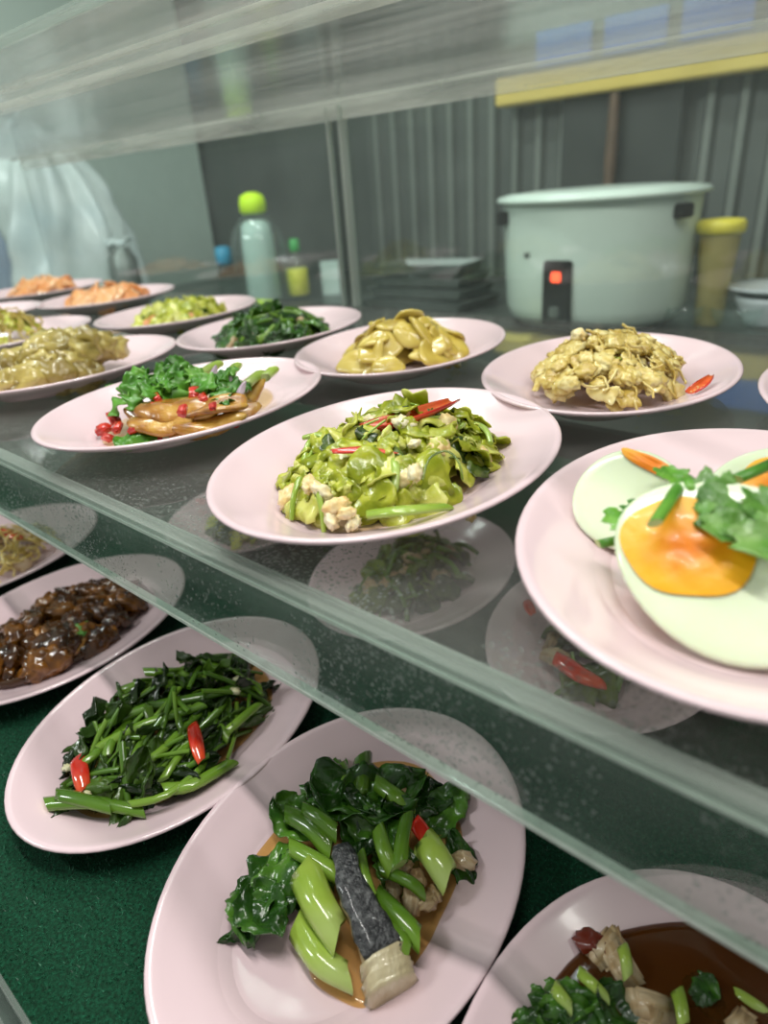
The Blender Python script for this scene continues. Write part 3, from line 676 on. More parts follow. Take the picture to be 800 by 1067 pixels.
# ================================================================== C: beige egg noodles
gC = 'beige noodles before the cooker'
heap('C', [
 (70, 'chunk', noodle_m, (.014, .028), .8, 'egg_lump', 'soft beige egg lump in the noodle heap before the rice cooker', 'egg', 'egg lumps in noodles', False),
 (110, 'chunk', noodle_m, (.009, .022), .8, 'egg_lump', 'soft beige egg lump in the noodle heap before the rice cooker', 'egg', 'egg lumps in noodles', True),
 (60, 'crumple', noodle_m, (.014, .028), .6, 'egg_scrap', 'thin crumpled yellow egg scrap on the noodles before the rice cooker', 'egg', 'egg scraps on noodles', True),
 (26, 'strand', noodle_m, (.026, .038), 1.5, 'noodle_strand', 'beige egg noodle in the heap before the rice cooker', 'noodle', gC, True)],
 H=.038, rx=.064, ry=.088, seed=3, prof=.6)
zC = PLATES['C'][2]
chilli([(720, 408, zC+.014), (731, 400, zC+.018), (741, 391, zC+.020)], 7, 'bright red chilli slice at the right end of the beige noodles', openup=True)
chilli([(562, 381, zC+.018), (578, 377, zC+.020)], 4, 'small dark red chilli slice at the left end of the beige noodles', openup=False)
px_put('egg_lump', 'chunk', eggy_m, 603, 350, zC+.045, 80, 20, 'tall yellow egg bit crowning the beige noodles', 'egg', zs=1.2)
px_put('leaf_bit', 'crumple', cab_m, 648, 372, zC+.036, 0, 16, 'small lime leaf bit on top of the beige noodles', 'vegetable')

# ================================================================== D: mustard slices
heap('D', [
 (26, 'slice', must_m, (.038, .056), 1, 'mustard_slice', 'mustard yellow slice on the back centre plate', 'vegetable slice', 'mustard slices back centre', False),
 (26, 'slice', must_m, (.038, .054), 1.3, 'mustard_slice', 'mustard yellow slice on the back centre plate', 'vegetable slice', 'mustard slices back centre', True),
 (10, 'chunk', stew_m, (.012, .022), 1, 'dark_bit', 'dark brown mushroom bit between the mustard slices', 'mushroom', 'dark bits among mustard slices', False)],
 H=.036, rx=.058, ry=.076, seed=4, tl=.7)
# ================================================================== E: kale
heap('E', [
 (30, 'leaf', dgreen_m, (.045, .07), 1, 'kale_leaf', 'dark green kale leaf on the back plate behind the herb topped dish', 'vegetable', 'kale on back plate', True),
 (22, 'stalk', stem_m, (.04, .06), 1.3, 'kale_shoot', 'bright green kale stalk on the back plate behind the herb topped dish', 'vegetable', 'kale stalks on back plate', True),
 (14, 'crumple', stem_m, (.022, .036), 1, 'kale_piece', 'mid green crumpled kale piece on the back plate behind the herb topped dish', 'vegetable', 'kale pieces on back plate', True),
 (10, 'cut', meat_m, (.018, .026), 1, 'meat_piece', 'brown meat bit in the kale on the back plate', 'meat', 'meat in back kale plate', True)],
 H=.026, rx=.060, ry=.080, seed=5)
# ================================================================== F: lime lettuce
heap('F', [
 (60, 'crumple', cab_m, (.028, .048), 1, 'lettuce_piece', 'bright lime lettuce shred on the far plate below the clear bottle', 'vegetable', 'lime lettuce on far plate', True),
 (12, 'crumple', cabd_m, (.02, .03), 1, 'dark_leaf_bit', 'dark leaf bit among the far lime lettuce', 'vegetable', 'dark bits in far lettuce', True),
 (4, 'chunk', oran_m, (.014, .02), 1, 'shrimp_bit', 'small orange bit on top of the far lime lettuce', 'shrimp', 'orange bits on far lettuce', True)],
 H=.026, rx=.058, ry=.078, seed=6)
# ================================================================== G,H: orange slices
for k, lab, sd in (('G', 'orange slice heaped on the nearer of two far orange dishes', 7), ('H', 'orange slice heaped on the farthest left dish', 8)):
    heap(k, [(44, 'slice', oran_m, (.036, .055), 1.5, 'orange_slice', lab, 'fried slice', 'orange slices '+('nearer dish' if k == 'G' else 'farthest dish'), True)], H=.028, rx=.060, ry=.086, seed=sd, tl=.6)
# ================================================================== I: mushrooms
heap('I', [
 (22, 'chunk', mush_m, (.034, .050), 1, 'mushroom_lump', 'tan stewed mushroom lump on the left edge shelf plate', 'mushroom', 'mushroom lumps left plate', False),
 (26, 'chunk', mush_m, (.032, .050), 1.1, 'mushroom_lump', 'tan stewed mushroom lump on the left edge shelf plate', 'mushroom', 'mushroom lumps left plate', True)],
 H=.036, rx=.056, ry=.088, seed=9, tl=.8)
px_put('mushroom_lump', 'chunk', mush_m, 62, 366, PLATES['I'][2]+.034, 60, 60, 'largest tan mushroom lump crowning the left edge plate', 'mushroom', s=4)
# ================================================================== J: pale noodles
heap('J', [(110, 'strand', must_m, (.035, .05), 1.2, 'noodle_strand', 'pale green noodle in the heap behind the mushroom plate', 'noodle', 'noodles behind mushroom plate', True),
 (30, 'crumple', cab_m, (.02, .035), 1, 'leaf_piece', 'lime leaf piece in the noodles behind the mushroom plate', 'vegetable', 'leaf pieces behind mushroom plate', True)], H=.042, rx=.055, ry=.075, seed=10, off=(.02, -.01))

# ================================================================== L: salted egg halves
zL = PLATES['L'][2]
def egg_half(c, xdir, nrm, L, Wd, dep, yr, ypos, label, tint=white_egg, ysc=(1.08, .98)):
    n = 40; v = []; f = []; mi = []
    rings = [(0, 0), (.5, 0), (.8, 0), (.95, 0), (.99, -.03)]
    for k in range(1, 8):
        a = PI/2*k/8; rings.append((math.cos(a), -math.sin(a)))
    rings.append((.02, -1))
    for (q, z) in rings:
        for i in range(n):
            a = 2*PI*i/n; sh = 1-.12*math.cos(a)
            v.append((q*L/2*math.cos(a), q*Wd/2*math.sin(a)*sh, z*dep))
    for j in range(len(rings)-1):
        for i in range(n):
            a, b = j*n+i, j*n+(i+1) % n; f.append((a, a+n, b+n, b)); mi.append(0 if j < 6 else 1)
    ob = empty('egg_half', (0, 0, 0), 0, label, 'egg')
    ob.matrix_world = frame(c, xdir, nrm, 1)
    obj('egg_white', mesh('egg_white', v, f, [tint, skin_egg], mi=mi), parent=ob)
    # yolk disc, slightly sunken and lumpy
    v = []; f = []; K = 9
    for j in range(K+1):
        q = j/K
        for i in range(n):
            a = 2*PI*i/n; rr = yr*q*(1+.05*math.sin(2*a+.6)+.03*math.sin(5*a))
            h = .0011*(1-q**4)-.0006*math.exp(-((rr*math.cos(a)+.0)**2+(rr*math.sin(a)-.004)**2)/(.006**2))+.0008*noise.noise(Vector((rr*math.cos(a)*160, rr*math.sin(a)*160, 2)))*(1-q**6)
            v.append((rr*math.cos(a)*ysc[0], rr*math.sin(a)*ysc[1], h+.0004))
    for j in range(K):
        for i in range(n):
            a, b = j*n+i, j*n+(i+1) % n; f.append((a, b, b+n, a+n))
    y = obj('egg_yolk', mesh('egg_yolk', v, f, yolk_m), parent=ob, loc=(ypos[0], ypos[1], .0006)); return ob
c1 = at(756, 586, zL+.030); t1 = (Vector((0, 0, CAMZ))-c1).normalized()
xd = (at(800, 604, zL+.030)-c1)
egg_half(c1, -xd, (t1*.75+Vector((0, 0, .50))), .098, .080, .024, .0248, (.0165, .002), 'salted egg half with round orange yolk facing up, nearest on the egg plate')
c2 = at(660, 522, zL+.024); t2 = (Vector((0, 0, CAMZ))-c2).normalized()
e2 = egg_half(c2, at(700, 508, zL+.024)-at(640, 486, zL+.024), t2*.7+Vector((-.1, 0, .45)), .064, .058, .022, .012, (-.004, .0222), 'pale salted egg half lying behind the big yolk, only a sliver of yolk showing', ysc=(1.5, .36))
c3 = at(812, 512, zL+.030)
egg_half(c3, Vector((1, .3, 0)), Vector((-.2, -.5, .8)), .075, .055, .020, .021, (0, 0), 'salted egg half with orange yolk cut off by the right edge')
gL = 'parsley leaves on egg plate'
for (a, b, h, l, an, kind) in [(768, 530, .047, 84, 28, 'broad'), (742, 516, .049, 66, 5, 'broad'), (792, 560, .044, 66, 65, 'broad'), (800, 528, .050, 60, -15, 'broad'), (716, 514, .046, 44, 190, 'broad'), (756, 548, .044, 52, 100, 'broad')]:
    px_put('herb_leaf', kind, herbp_m, a, b, zL+h, an, l, 'broad fresh green herb leaf laid over the salted eggs', 'herb', 'broad herb leaves on eggs', tilt=(random.uniform(-.3, .2), random.uniform(-.6, -.3)), asp=1.15)
for (a, b, h, l, an) in [(645, 540, .034, 34, 30), (662, 530, .036, 30, -30), (704, 499, .046, 34, 25), (690, 492, .040, 18, 10)]:
    px_put('herb_leaf', 'broad', herb_m, a, b, zL+h, an, l*1.1, 'small lobed green leaf between the egg halves', 'herb', 'small lobed leaves on eggs', tilt=(random.uniform(-.3, .3), -.3), asp=1.1)
for (p, q, r0, nm) in [((682, 545), (710, 503), 7, 'longest green stem slice lying across the edge of the big egg half'), ((624, 567), (652, 561), 6, 'short green stem piece below the pale egg half'), ((765, 500), (812, 480), 7, 'green stem piece by the right edge above the herb leaves'), ((715, 500), (722, 512), 8, 'stubby green stem piece between the herb leaves')]:
    hz = .048 if p[0] > 660 else .016
    px_stalk([(p[0], p[1], zL+hz), ((p[0]+q[0])/2, (p[1]+q[1])/2, zL+hz+.002), (q[0], q[1], zL+hz)], r0, r0, herb_m, 'spring_onion', nm, 'vegetable', None)
well_pool('L', .0010, .058, sauce('egg_juice', (.8, .55, .35), .12, (.98, .85, .72)), 'egg_juice', 'faint orange juice in the well of the egg plate')

# ================================================================== O: kale with fish
zO = PLATES['O'][2]
pool([(392, 792), (440, 800), (476, 850), (482, 905), (458, 960), (440, 1005), (400, 1052), (352, 1040), (322, 1012), (330, 960), (300, 900), (262, 900), (290, 860), (330, 800)], zO+.0022, amber, 'amber_sauce', 'amber sauce pool under the kale and fish')
gk = 'dark kale leaves with the fish'
lk = 'glossy dark green kale leaf on the fish plate'
for (a, b, h, l, an, asp, s_) in [(285, 925, .012, 105, 120, 1.3, 0), (262, 945, .010, 80, 100, 1.3, 1), (305, 905, .016, 95, 150, 1.2, 2), (275, 955, .014, 70, 60, 1.3, 3), (335, 812, .012, 80, -60, 1.2, 4), (372, 838, .018, 110, 15, 1.3, 5), (352, 830, .020, 85, 40, 1.2, 1), (395, 850, .020, 80, 70, 1.3, 2), (400, 828, .016, 90, -20, 1.1, 3), (465, 838, .012, 65, -50, 1.3, 0), (486, 905, .010, 80, 65, .55, 4), (430, 835, .012, 80, 160, 1.2, 5), (310, 860, .012, 70, 30, 1.1, 3), (375, 868, .018, 70, 100, 1.2, 0), (405, 872, .014, 70, 60, 1.3, 1), (245, 972, .008, 40, 160, .5, 2), (415, 900, .010, 60, 80, 1.2, 2)]:
    px_put('kale_leaf', 'leaf', dgreen_m, a, b, zO+h, an, l, lk, 'vegetable', gk, tilt=(random.uniform(-.35, .35), random.uniform(-.45, .1)), s=s_, asp=asp)
def OS(p, r0, r1, m, lab, grp=None, h=.02, flat=.75, nm='kale_shoot'):
    return px_stalk([(a, b, zO+h+dz) for a, b, dz in p], r0, r1, m, nm, lab, 'vegetable', grp, flat=flat)
gs = 'green kale stalks with the fish'; ls = 'green kale stalk slice on the fish plate'
OS([(318, 908, .004), (330, 938, .008), (352, 975, .002)], 19, 17, pale_stem, 'thick pale lime kale stem lying left against the fish', h=.018)
OS([(312, 962, 0), (335, 1000, .004), (362, 1018, 0)], 17, 14, pale_stem, 'thick pale lime kale stem below the other at the left of the fish', h=.009)
OS([(444, 880, 0), (455, 895, .004), (466, 914, 0)], 17, 15, pale_stem, 'stubby pale lime stem end right of the red chilli', h=.020)
for p, r0, r1 in [([(298, 847, 0), (325, 862, .004), (345, 885, 0)], 10, 12), ([(302, 882, .002), (330, 898, .004), (352, 912, 0)], 9, 10), ([(378, 790, 0), (376, 812, .004), (374, 832, 0)], 10, 9), ([(355, 800, 0), (362, 815, .002), (370, 826, 0)], 8, 9), ([(392, 815, .004), (412, 830, .006), (425, 838, 0)], 9, 10), ([(394, 864, .010), (400, 885, .012), (408, 904, .008)], 8, 9), ([(424, 850, .010), (419, 875, .012), (416, 902, .010)], 7, 9), ([(376, 888, .010), (380, 912, .012), (388, 938, .006)], 5, 7), ([(394, 934, .0), (415, 955, .004), (436, 978, .0)], 11, 12), ([(395, 905, .004), (425, 918, .006), (440, 930, 0)], 7, 7), ([(316, 842, .008), (332, 852, .01), (350, 868, .006)], 7, 9), ([(400, 962, 0), (415, 975, .004), (425, 992, .0)], 9, 9)]:
    OS(p, r0, r1, stem_m, ls, gs)
# fish: skin strip over flesh
def fish():
    P = [at(356, 884, zO+.034), at(366, 925, zO+.034), at(384, 962, zO+.030), at(402, 1004, zO+.022), at(408, 1030, zO+.016)]
    t = empty('fish_slice', at(385, 960, zO), 0, 'slice of cooked fish with dark silver skin and pale flesh end', 'fish'); org = t.location.copy()
    def strip(rng0, rng1, hw0, hw1, thick, m, name, zo, rough):
        v = []; f = []; n = 14; K = 9
        for i in range(n+1):
            s_ = rng0+(rng1-rng0)*i/n; k = min(int(s_), 3); q = s_-k; c = P[k].lerp(P[k+1], q); d = (P[k+1]-P[max(0, k-1)]).normalized(); sd = d.cross(Z).normalized()
            hw = (hw0+(hw1-hw0)*i/n)*mpp(c)
            for j in range(K):
                a = 2*PI*j/K
                sx_ = math.copysign(abs(math.cos(a))**.5, math.cos(a)); sz_ = math.copysign(abs(math.sin(a))**.6, math.sin(a))
                wob = 1+rough*noise.noise(Vector((i*.5, j*.9, zo*100)))
                e = .8 if i in (0, n) else 1
                v.append(c-org+sd*hw*sx_*wob*e+Z*(sz_*thick*e+zo))
        for i in range(n):
            for j in range(K):
                a, b = i*K+j, i*K+(j+1) % K; f.append((a, a+K, b+K, b))
        f.append(tuple(range(K))); f.append(tuple(reversed([n*K+j for j in range(K)])))
        return obj(name, mesh(name, v, f, m), parent=t)
    strip(0, 2.9, 11, 23, .0025, fishskin_m, 'fish_skin', .003, .3)
    strip(.1, 2.9, 10, 20, .009, meat_m, 'fish_flesh', -.008, .3)
    o = strip(2.75, 4, 24, 27, .013, pbr('cooked_fish_flesh', [(.34, .27, .14), (.52, .44, .26), (.62, .55, .36)], rough=.28, scale=30, coat=.5, bump=.8, bscale=90, stretch=(3, 1, 1)), 'fish_flesh_end', -.006, .45)
    o['label'] = 'pale flaky flesh end without skin'
fish()
chilli([(432, 855, zO+.022), (450, 880, zO+.020)], 9, 'broad red chilli slice among the kale on the fish plate', openup=False, taper=.2)
for (a, b, l) in [(418, 905, 24), (435, 918, 22), (430, 938, 28), (445, 940, 22), (410, 928, 20), (420, 826, 26), (484, 897, 24), (408, 945, 22), (452, 932, 18)]:
    px_put('meat_scrap', 'chunk', meat_m, a, b, zO+.014, random.uniform(0, 180), l, 'small pale brown fish scrap right of the silver skin', 'fish', 'fish scraps in kale', tilt=(.2, -.3))

# ================================================================== N: water spinach
zN = PLATES['N'][2]
pool([(58, 835), (75, 790), (110, 745), (160, 700), (225, 680), (275, 700), (280, 740), (235, 790), (180, 830), (120, 852), (75, 850)], zN+.0020, amber, 'amber_sauce', 'amber sauce pool under the water spinach')
heap('N', [
 (46, 'leaf', kang_m, (.040, .075), .9, 'spinach_leaf', 'wet dark green water spinach leaf with red chilli', 'vegetable', 'water spinach leaves', False),
 (46, 'stalk', stem_m, (.045, .080), .55, 'spinach_shoot', 'slim mid green water spinach shoot in the heap with red chilli', 'vegetable', 'slim water spinach shoots', True),
 (24, 'leaf', kang_m, (.040, .080), .9, 'spinach_leaf', 'wet dark green water spinach leaf with red chilli', 'vegetable', 'water spinach leaves', True)],
 H=.019, rx=.060, ry=.100, off=(0, .004), seed=11, tl=.35, align=(0.15, .55))
gn = 'water spinach stems'; ln_ = 'mid green water spinach stem lying in the heap with red chilli'
for p, r0, r1 in [([(48, 838, 0), (95, 836, .004), (150, 846, .0)], 9, 7), ([(60, 829, .004), (80, 832, .006), (115, 842, .004)], 9, 7), ([(135, 838, .006), (170, 830, .008), (205, 805, .006), (215, 790, 0)], 5, 4), ([(128, 810, .010), (165, 785, .012), (195, 755, .012), (212, 738, .008)], 5, 6), ([(170, 812, .008), (185, 790, .012), (205, 765, .010)], 5, 4), ([(136, 808, .008), (142, 785, .012), (158, 760, .008)], 6, 5), ([(158, 790, .008), (165, 772, .010), (173, 755, .008)], 5, 5), ([(95, 765, .010), (150, 738, .016), (200, 728, .016), (255, 715, .010)], 7, 6), ([(100, 780, .010), (150, 755, .018), (210, 735, .016)], 7, 6), ([(150, 700, .008), (190, 702, .012), (230, 712, .008)], 6, 5), ([(215, 688, .008), (225, 700, .010), (232, 712, .006)], 8, 7), ([(125, 720, .006), (150, 712, .010), (180, 712, .008)], 6, 5), ([(230, 768, .004), (250, 750, .008), (268, 735, .004)], 6, 5), ([(215, 745, .006), (228, 757, .008), (238, 770, .004)], 6, 5), ([(248, 708, .006), (260, 712, .008), (272, 718, .004)], 6, 5), ([(110, 790, .01), (118, 770, .014), (135, 752, .01)], 6, 5), ([(80, 800, .008), (100, 785, .01), (112, 770, .008)], 6, 5), ([(170, 822, .004), (200, 818, .006), (240, 795, .002)], 8, 7)]:
    px_stalk([(a, b, zN+.012+dz) for a, b, dz in p], r0, r1, stem_m, 'spinach_shoot', ln_, 'vegetable', gn, flat=.7)
px_stalk([(66, 768, zN+.006), (70, 777, zN+.006), (82, 778, zN+.008), (97, 770, zN+.012)], 1.8, 2.5, kang_m, 'curly_tendril', 'thin dark tendril hooking out of the water spinach on the left', 'vegetable', None, seg=10, n=6)
chilli([(80, 790, zN+.022), (84, 806, zN+.022), (88, 823, zN+.018)], 9, 'red chilli slice at the left end of the water spinach', openup=False, taper=.2)
chilli([(200, 755, zN+.030), (205, 775, zN+.030), (210, 793, zN+.026)], 7.5, 'red chilli slice in the middle of the water spinach', openup=False, taper=.3)
chilli([(92, 768, zN+.016), (100, 766, zN+.016)], 5, 'tiny red chilli bit beside the tendril in the water spinach', openup=False, taper=.3)
for a, b in [(125, 745), (248, 708), (90, 828), (70, 800), (245, 720)]:
    px_put('garlic_bit', 'chunk', garl_m, a, b, zN+.026 if b < 780 else zN+.018, 20, 11, 'pale garlic bit in the water spinach', 'garlic', 'garlic bits in water spinach')

# ================================================================== P: brown broth
zP = PLATES['P'][2]
well_pool('P', .0100, .0265, broth, 'brown_broth', 'clear dark brown broth filling the plate at the bottom right', th=.0030)
gp = 'greens in the broth'
for (a, b, l, an) in [(590, 1045, 70, 10), (565, 1055, 60, 40), (620, 1048, 70, -20), (645, 1055, 60, 30), (600, 1066, 80, 0), (635, 1068, 70, 90), (725, 1030, 45, 160), (740, 1040, 40, 60), (560, 1068, 50, 0)]:
    px_put('kale_leaf', 'leaf', dgreen_m, a, b, zP+.013, an, l, 'dark green leaf floating in the brown broth', 'vegetable', 'leaves in broth', tilt=(random.uniform(-.4, .4), random.uniform(-.4, .2)), asp=1.2)
for p, r0 in [([(604, 1014, 0), (618, 1026, .004), (632, 1040, 0)], 7), ([(649, 988, .002), (652, 1000, .004), (654, 1018, 0)], 7), ([(706, 1034, 0), (710, 1050, .002), (712, 1068, 0)], 8), ([(765, 1034, -.008), (785, 1046, -.006), (800, 1056, -.008)], 7), ([(578, 1030, 0), (586, 1040, .002), (594, 1050, 0)], 8)]:
    px_stalk([(a, b, zP+.018+dz) for a, b, dz in p], r0, r0*.8, pale_stem, 'kale_shoot', 'lime stem piece floating in the brown broth', 'vegetable', 'stems in broth')
for (a, b, l, s_) in [(630, 990, 40, 0), (650, 1012, 38, 1), (640, 1000, 36, 2), (680, 1052, 46, 3), (675, 1066, 36, 4), (770, 1066, 30, 5), (640, 982, 26, 1)]:
    px_put('meat_piece', 'cut', meat_m, a, b, zP+.012, random.uniform(0, 180), l, 'pale meat piece standing in the brown broth', 'meat', 'meat in broth', tilt=(random.uniform(-.4, .4), -.4), s=s_, zs=1.3)
px_put('meat_piece', 'chunk', pbr('dark_red_meat', [(.10, .012, .006), (.2, .03, .012)], rough=.2, coat=.6), 617, 984, zP+.014, 30, 34, 'dark red meat lump at the far side of the broth', 'meat')

# ================================================================== Q: dark stew
heap('Q', [
 (50, 'chunk', stew_m, (.026, .044), .9, 'stew_lump', 'glossy dark brown stew lump on the left lower plate', 'stewed meat', 'stew lumps', False),
 (50, 'chunk', stew_m, (.022, .040), 1, 'stew_lump', 'glossy dark brown stew lump on the left lower plate', 'stewed meat', 'stew lumps', True),
 (16, 'slice', brown_m, (.018, .030), 1, 'stew_slice', 'amber brown slice showing in the dark stew', 'vegetable slice', 'amber slices in stew', True)],
 H=.017, rx=.060, ry=.090, off=(0, -.002), seed=12, tl=.5, prof=.5)
well_pool('Q', .006, .050, sauce('stew_gravy', (.05, .018, .005), .9, (.2, .08, .02)), 'stew_gravy', 'dark gravy around the stew lumps', th=.003)
px_put('leaf_bit', 'leaf', herb_m, 82, 652, PLATES['Q'][2]+.026, 60, 30, 'small green leaf bit in the middle of the dark stew', 'herb')
# ================================================================== R: noodles, chilli
heap('R', [(110, 'strand', noodle_m, (.035, .05), 1, 'noodle_strand', 'light brown noodle on the far left lower plate', 'noodle', 'noodles lower left', True),
 (24, 'crumple', meat_m, (.02, .036), 1, 'meat_scrap', 'brown meat scrap in the far left lower noodles', 'meat', 'meat in lower left noodles', True)], H=.024, rx=.060, ry=.09, seed=13)
chilli([(0, 552, PLATES['R'][2]+.030), (12, 557, PLATES['R'][2]+.030), (24, 560, PLATES['R'][2]+.028)], 6, 'red chilli slice on the far left lower noodles', openup=False)
# ================================================================== S, T, U: seen through the shelf
heap('S', [(36, 'crumple', cabd_m, (.03, .05), 1, 'leaf_piece', 'dull green leaf piece seen through the shelf under the cabbage plate', 'vegetable', 'greens under cabbage plate', True),
 (24, 'stalk', stem_m, (.03, .05), 1.2, 'green_piece', 'dull green stem seen through the shelf under the cabbage plate', 'vegetable', 'stems under cabbage plate', True),
 (16, 'cut', meat_m, (.018, .03), 1, 'meat_piece', 'pale meat seen through the shelf under the cabbage plate', 'meat', 'meat under cabbage plate', True)], H=.022, seed=14)
heap('T', [(30, 'crumple', cabd_m, (.03, .05), 1, 'leaf_piece', 'green leaf piece seen through the shelf beneath the egg plate', 'vegetable', 'greens under egg plate', True),
 (20, 'stalk', stem_m, (.035, .055), 1.2, 'green_piece', 'green stem seen through the shelf beneath the egg plate', 'vegetable', 'stems under egg plate', True),
 (14, 'cut', meat_m, (.018, .03), 1, 'meat_piece', 'pale meat seen through the shelf beneath the egg plate', 'meat', 'meat under egg plate', True)], H=.022, seed=15)
zT = PLATES['T'][2]
chilli([(578, 684, zT+.030), (605, 702, zT+.030), (630, 712, zT+.026)], 12, 'broad red pepper piece seen through the shelf beneath the egg plate', openup=False, taper=.3)
chilli([(548, 626, zT+.024), (556, 640, zT+.024)], 6, 'small red pepper piece at the upper left of the dish beneath the egg plate', openup=False, taper=.3)
heap('U', [(40, 'crumple', cab_m, (.03, .05), 1, 'leaf_piece', 'pale green leaf seen through the shelf left of the cabbage plate', 'vegetable', 'greens seen left of cabbage plate', True),
 (20, 'crumple', cabd_m, (.02, .04), 1, 'leaf_piece', 'dark leaf bit seen through the shelf left of the cabbage plate', 'vegetable', 'dark greens seen left of cabbage plate', True)], H=.02, seed=16)

# tell look-alikes apart by where they lie on their plate
PREF = {}
for o in list(C.objects):
    if o.get('group') and o.get('category') not in ('plate', 'tray') and o.parent is None:
        p = o.matrix_basis.translation
        bp = min(PLATES.values(), key=lambda q: (Vector((q[0], q[1], q[2]))-p).length)
        wd = where(p, (bp[0], bp[1], bp[2]+.012)); L_ = o['label']
        if len((L_+' '+wd).split()) <= 16: o['label'] = L_+' '+wd
# ================================================================== background things
# rice cooker
cc = at(617, 333, ctz); k = mpp(cc)
ck = empty('rice_cooker', cc, 0, 'large pale green electric rice cooker with a lit red switch', 'rice cooker')
R = 90*k; Hc = 118*k*1.02
v, f = lathe([(R*.86, .012), (R*.93, .03), (R*.975, Hc*.18), (R*1.0, Hc*.5), (R*1.02, Hc*.94), (R*1.03, Hc*.97), (R*1.0, Hc*.98)], 64); obj('cooker_body', mesh('cooker_body', v, f, cook_m), parent=ck)
v, f = lathe([(R*1.02, Hc*.955), (R*1.09, Hc*.965), (R*1.10, Hc*.99), (R*1.06, Hc*1.01), (R*1.0, Hc*1.005)], 64); obj('cooker_rim', mesh('cooker_rim', v, f, cook_m), parent=ck)
v, f = lathe([(R*1.02, Hc*1.0), (R*1.0, Hc*1.02), (R*.7, Hc*1.035), (R*.2, Hc*1.045), (.01, Hc*1.047)], 64); lid = obj('cooker_lid', mesh('cooker_lid', v, f, cook_m), parent=ck)
v, f = lathe([(R*.12, Hc*1.04), (R*.14, Hc*1.07), (R*.05, Hc*1.09)], 20); 
v, f = lathe([(R*.84, 0), (R*.87, .006), (R*.87, .016)], 48); obj('cooker_base', mesh('cooker_base', v, f, black_m), parent=ck)
def around(px, rr, zc):   # local frame on the body side seen at image column px
    best = None
    for i in range(720):
        a = 2*PI*i/720; p = cc+Vector((math.cos(a)*rr, math.sin(a)*rr, zc)); d = p-Vector((0, 0, CAMZ))
        if (Vector((math.cos(a), math.sin(a), 0))).dot(d) > 0: continue
        x = 400+F_PX*d.dot(rt)/d.dot(fw)
        if best is None or abs(x-px) < best[0]: best = (abs(x-px), a)
    return best[1]
a = around(580, R, Hc*.3)
def side(name, a, rr, zc, w_, h_, t, m, parent, bev=.004):
    v, f = box_vf(-t, t, -w_/2, w_/2, -h_/2, h_/2); me = mesh(name, v, f, m, smooth=False)
    bm = bmesh.new(); bm.from_mesh(me); bmesh.ops.bevel(bm, geom=bm.edges[:], offset=min(bev, t*.6), segments=2, affect='EDGES'); bm.to_mesh(me); bm.free()
    o = obj(name, me, parent=parent); o.matrix_local = Matrix.Rotation(a, 4, 'Z') @ Matrix.Translation((rr, 0, zc)); return o
sp = side('switch_panel', a, R*.99, Hc*.33, 27*k, 58*k, .012, black_m, ck)
o = side('switch_light', 0, .012, 15*k, 9*k, 9*k, .004, red_l, sp); o['label'] = 'glowing red lamp'
o = side('switch_lever', 0, .014, -16*k, 10*k, 10*k, .006, steel_m, sp)
a2 = around(549, R, Hc*.6); side('maker_mark', a2, R*1.0, Hc*.60, 8*k, 5*k, .0015, steel_m, ck, bev=.0005)
for aa in (around(529, R, Hc*.8), around(706, R, Hc*.8)): side('handle', aa, R*1.04, Hc*.86, 16*k, 12*k, .018, black_m, ck)
# cloth by the cooker
v, f = g_crumple(3); p = at(520, 347, ctz+.012); obj('cloth', mesh('cloth', v, f, cloth_m), mat=frame(p, U, Z, (.22, .13, .07)), label='olive yellow cloth lying by the foot of the cooker', cat='cloth')
# tumbler
p = at(737, 338, ctz); k = mpp(p); tb = empty('tumbler', p, 0, 'ochre plastic tumbler with yellow top right of the cooker', 'tumbler')
v, f = lathe([(13*k, 0), (14*k, .004), (15*k, 40*k), (19*k, 84*k), (19.5*k, 92*k)], 32); obj('tumbler_body', mesh('tumbler_body', v, f, ochre_m), parent=tb)
v, f = lathe([(20*k, 88*k), (22.5*k, 90*k), (23*k, 97*k), (20*k, 101*k), (8*k, 102*k)], 32); obj('tumbler_lid', mesh('tumbler_lid', v, f, yelcap_m), parent=tb)
# clear bowls by the tumbler
for (a, b, r_, lb) in [(706, 340, 24, 'clear glass bowl between the cooker and tumbler'), (765, 342, 26, 'clear glass bowl right of the ochre tumbler')]:
    p = at(a, b, ctz); k = mpp(p)
    v, f = lathe([(.45*r_*k, 0), (.6*r_*k, .003), (.9*r_*k, 12*k), (r_*k, 22*k), (.96*r_*k, 22*k), (.86*r_*k, 13*k), (.5*r_*k, 5*k)], 32)
    obj('glass_bowl', mesh('glass_bowl', v, f, glass_m), label=lb, cat='bowl', loc=p)
# white bowl and plate at right edge
p = at(800, 338, ctz); k = mpp(p)
v, f = lathe([(22*k, 0), (24*k, 4*k), (34*k, 24*k), (36*k, 30*k), (33*k, 30*k), (22*k, 8*k)], 40); obj('white_bowl', mesh('white_bowl', v, f, white_m), label='white bowl under a white plate at the right edge', cat='bowl', loc=p)
v, f = lathe([(20*k, 31*k), (26*k, 32*k), (44*k, 38*k), (44*k, 39.5*k), (28*k, 35*k), (15*k, 34*k)], 48); obj('white_plate', mesh('white_plate', v, f, white_m), label='white round plate resting on a bowl at the right edge', cat='plate', loc=p)
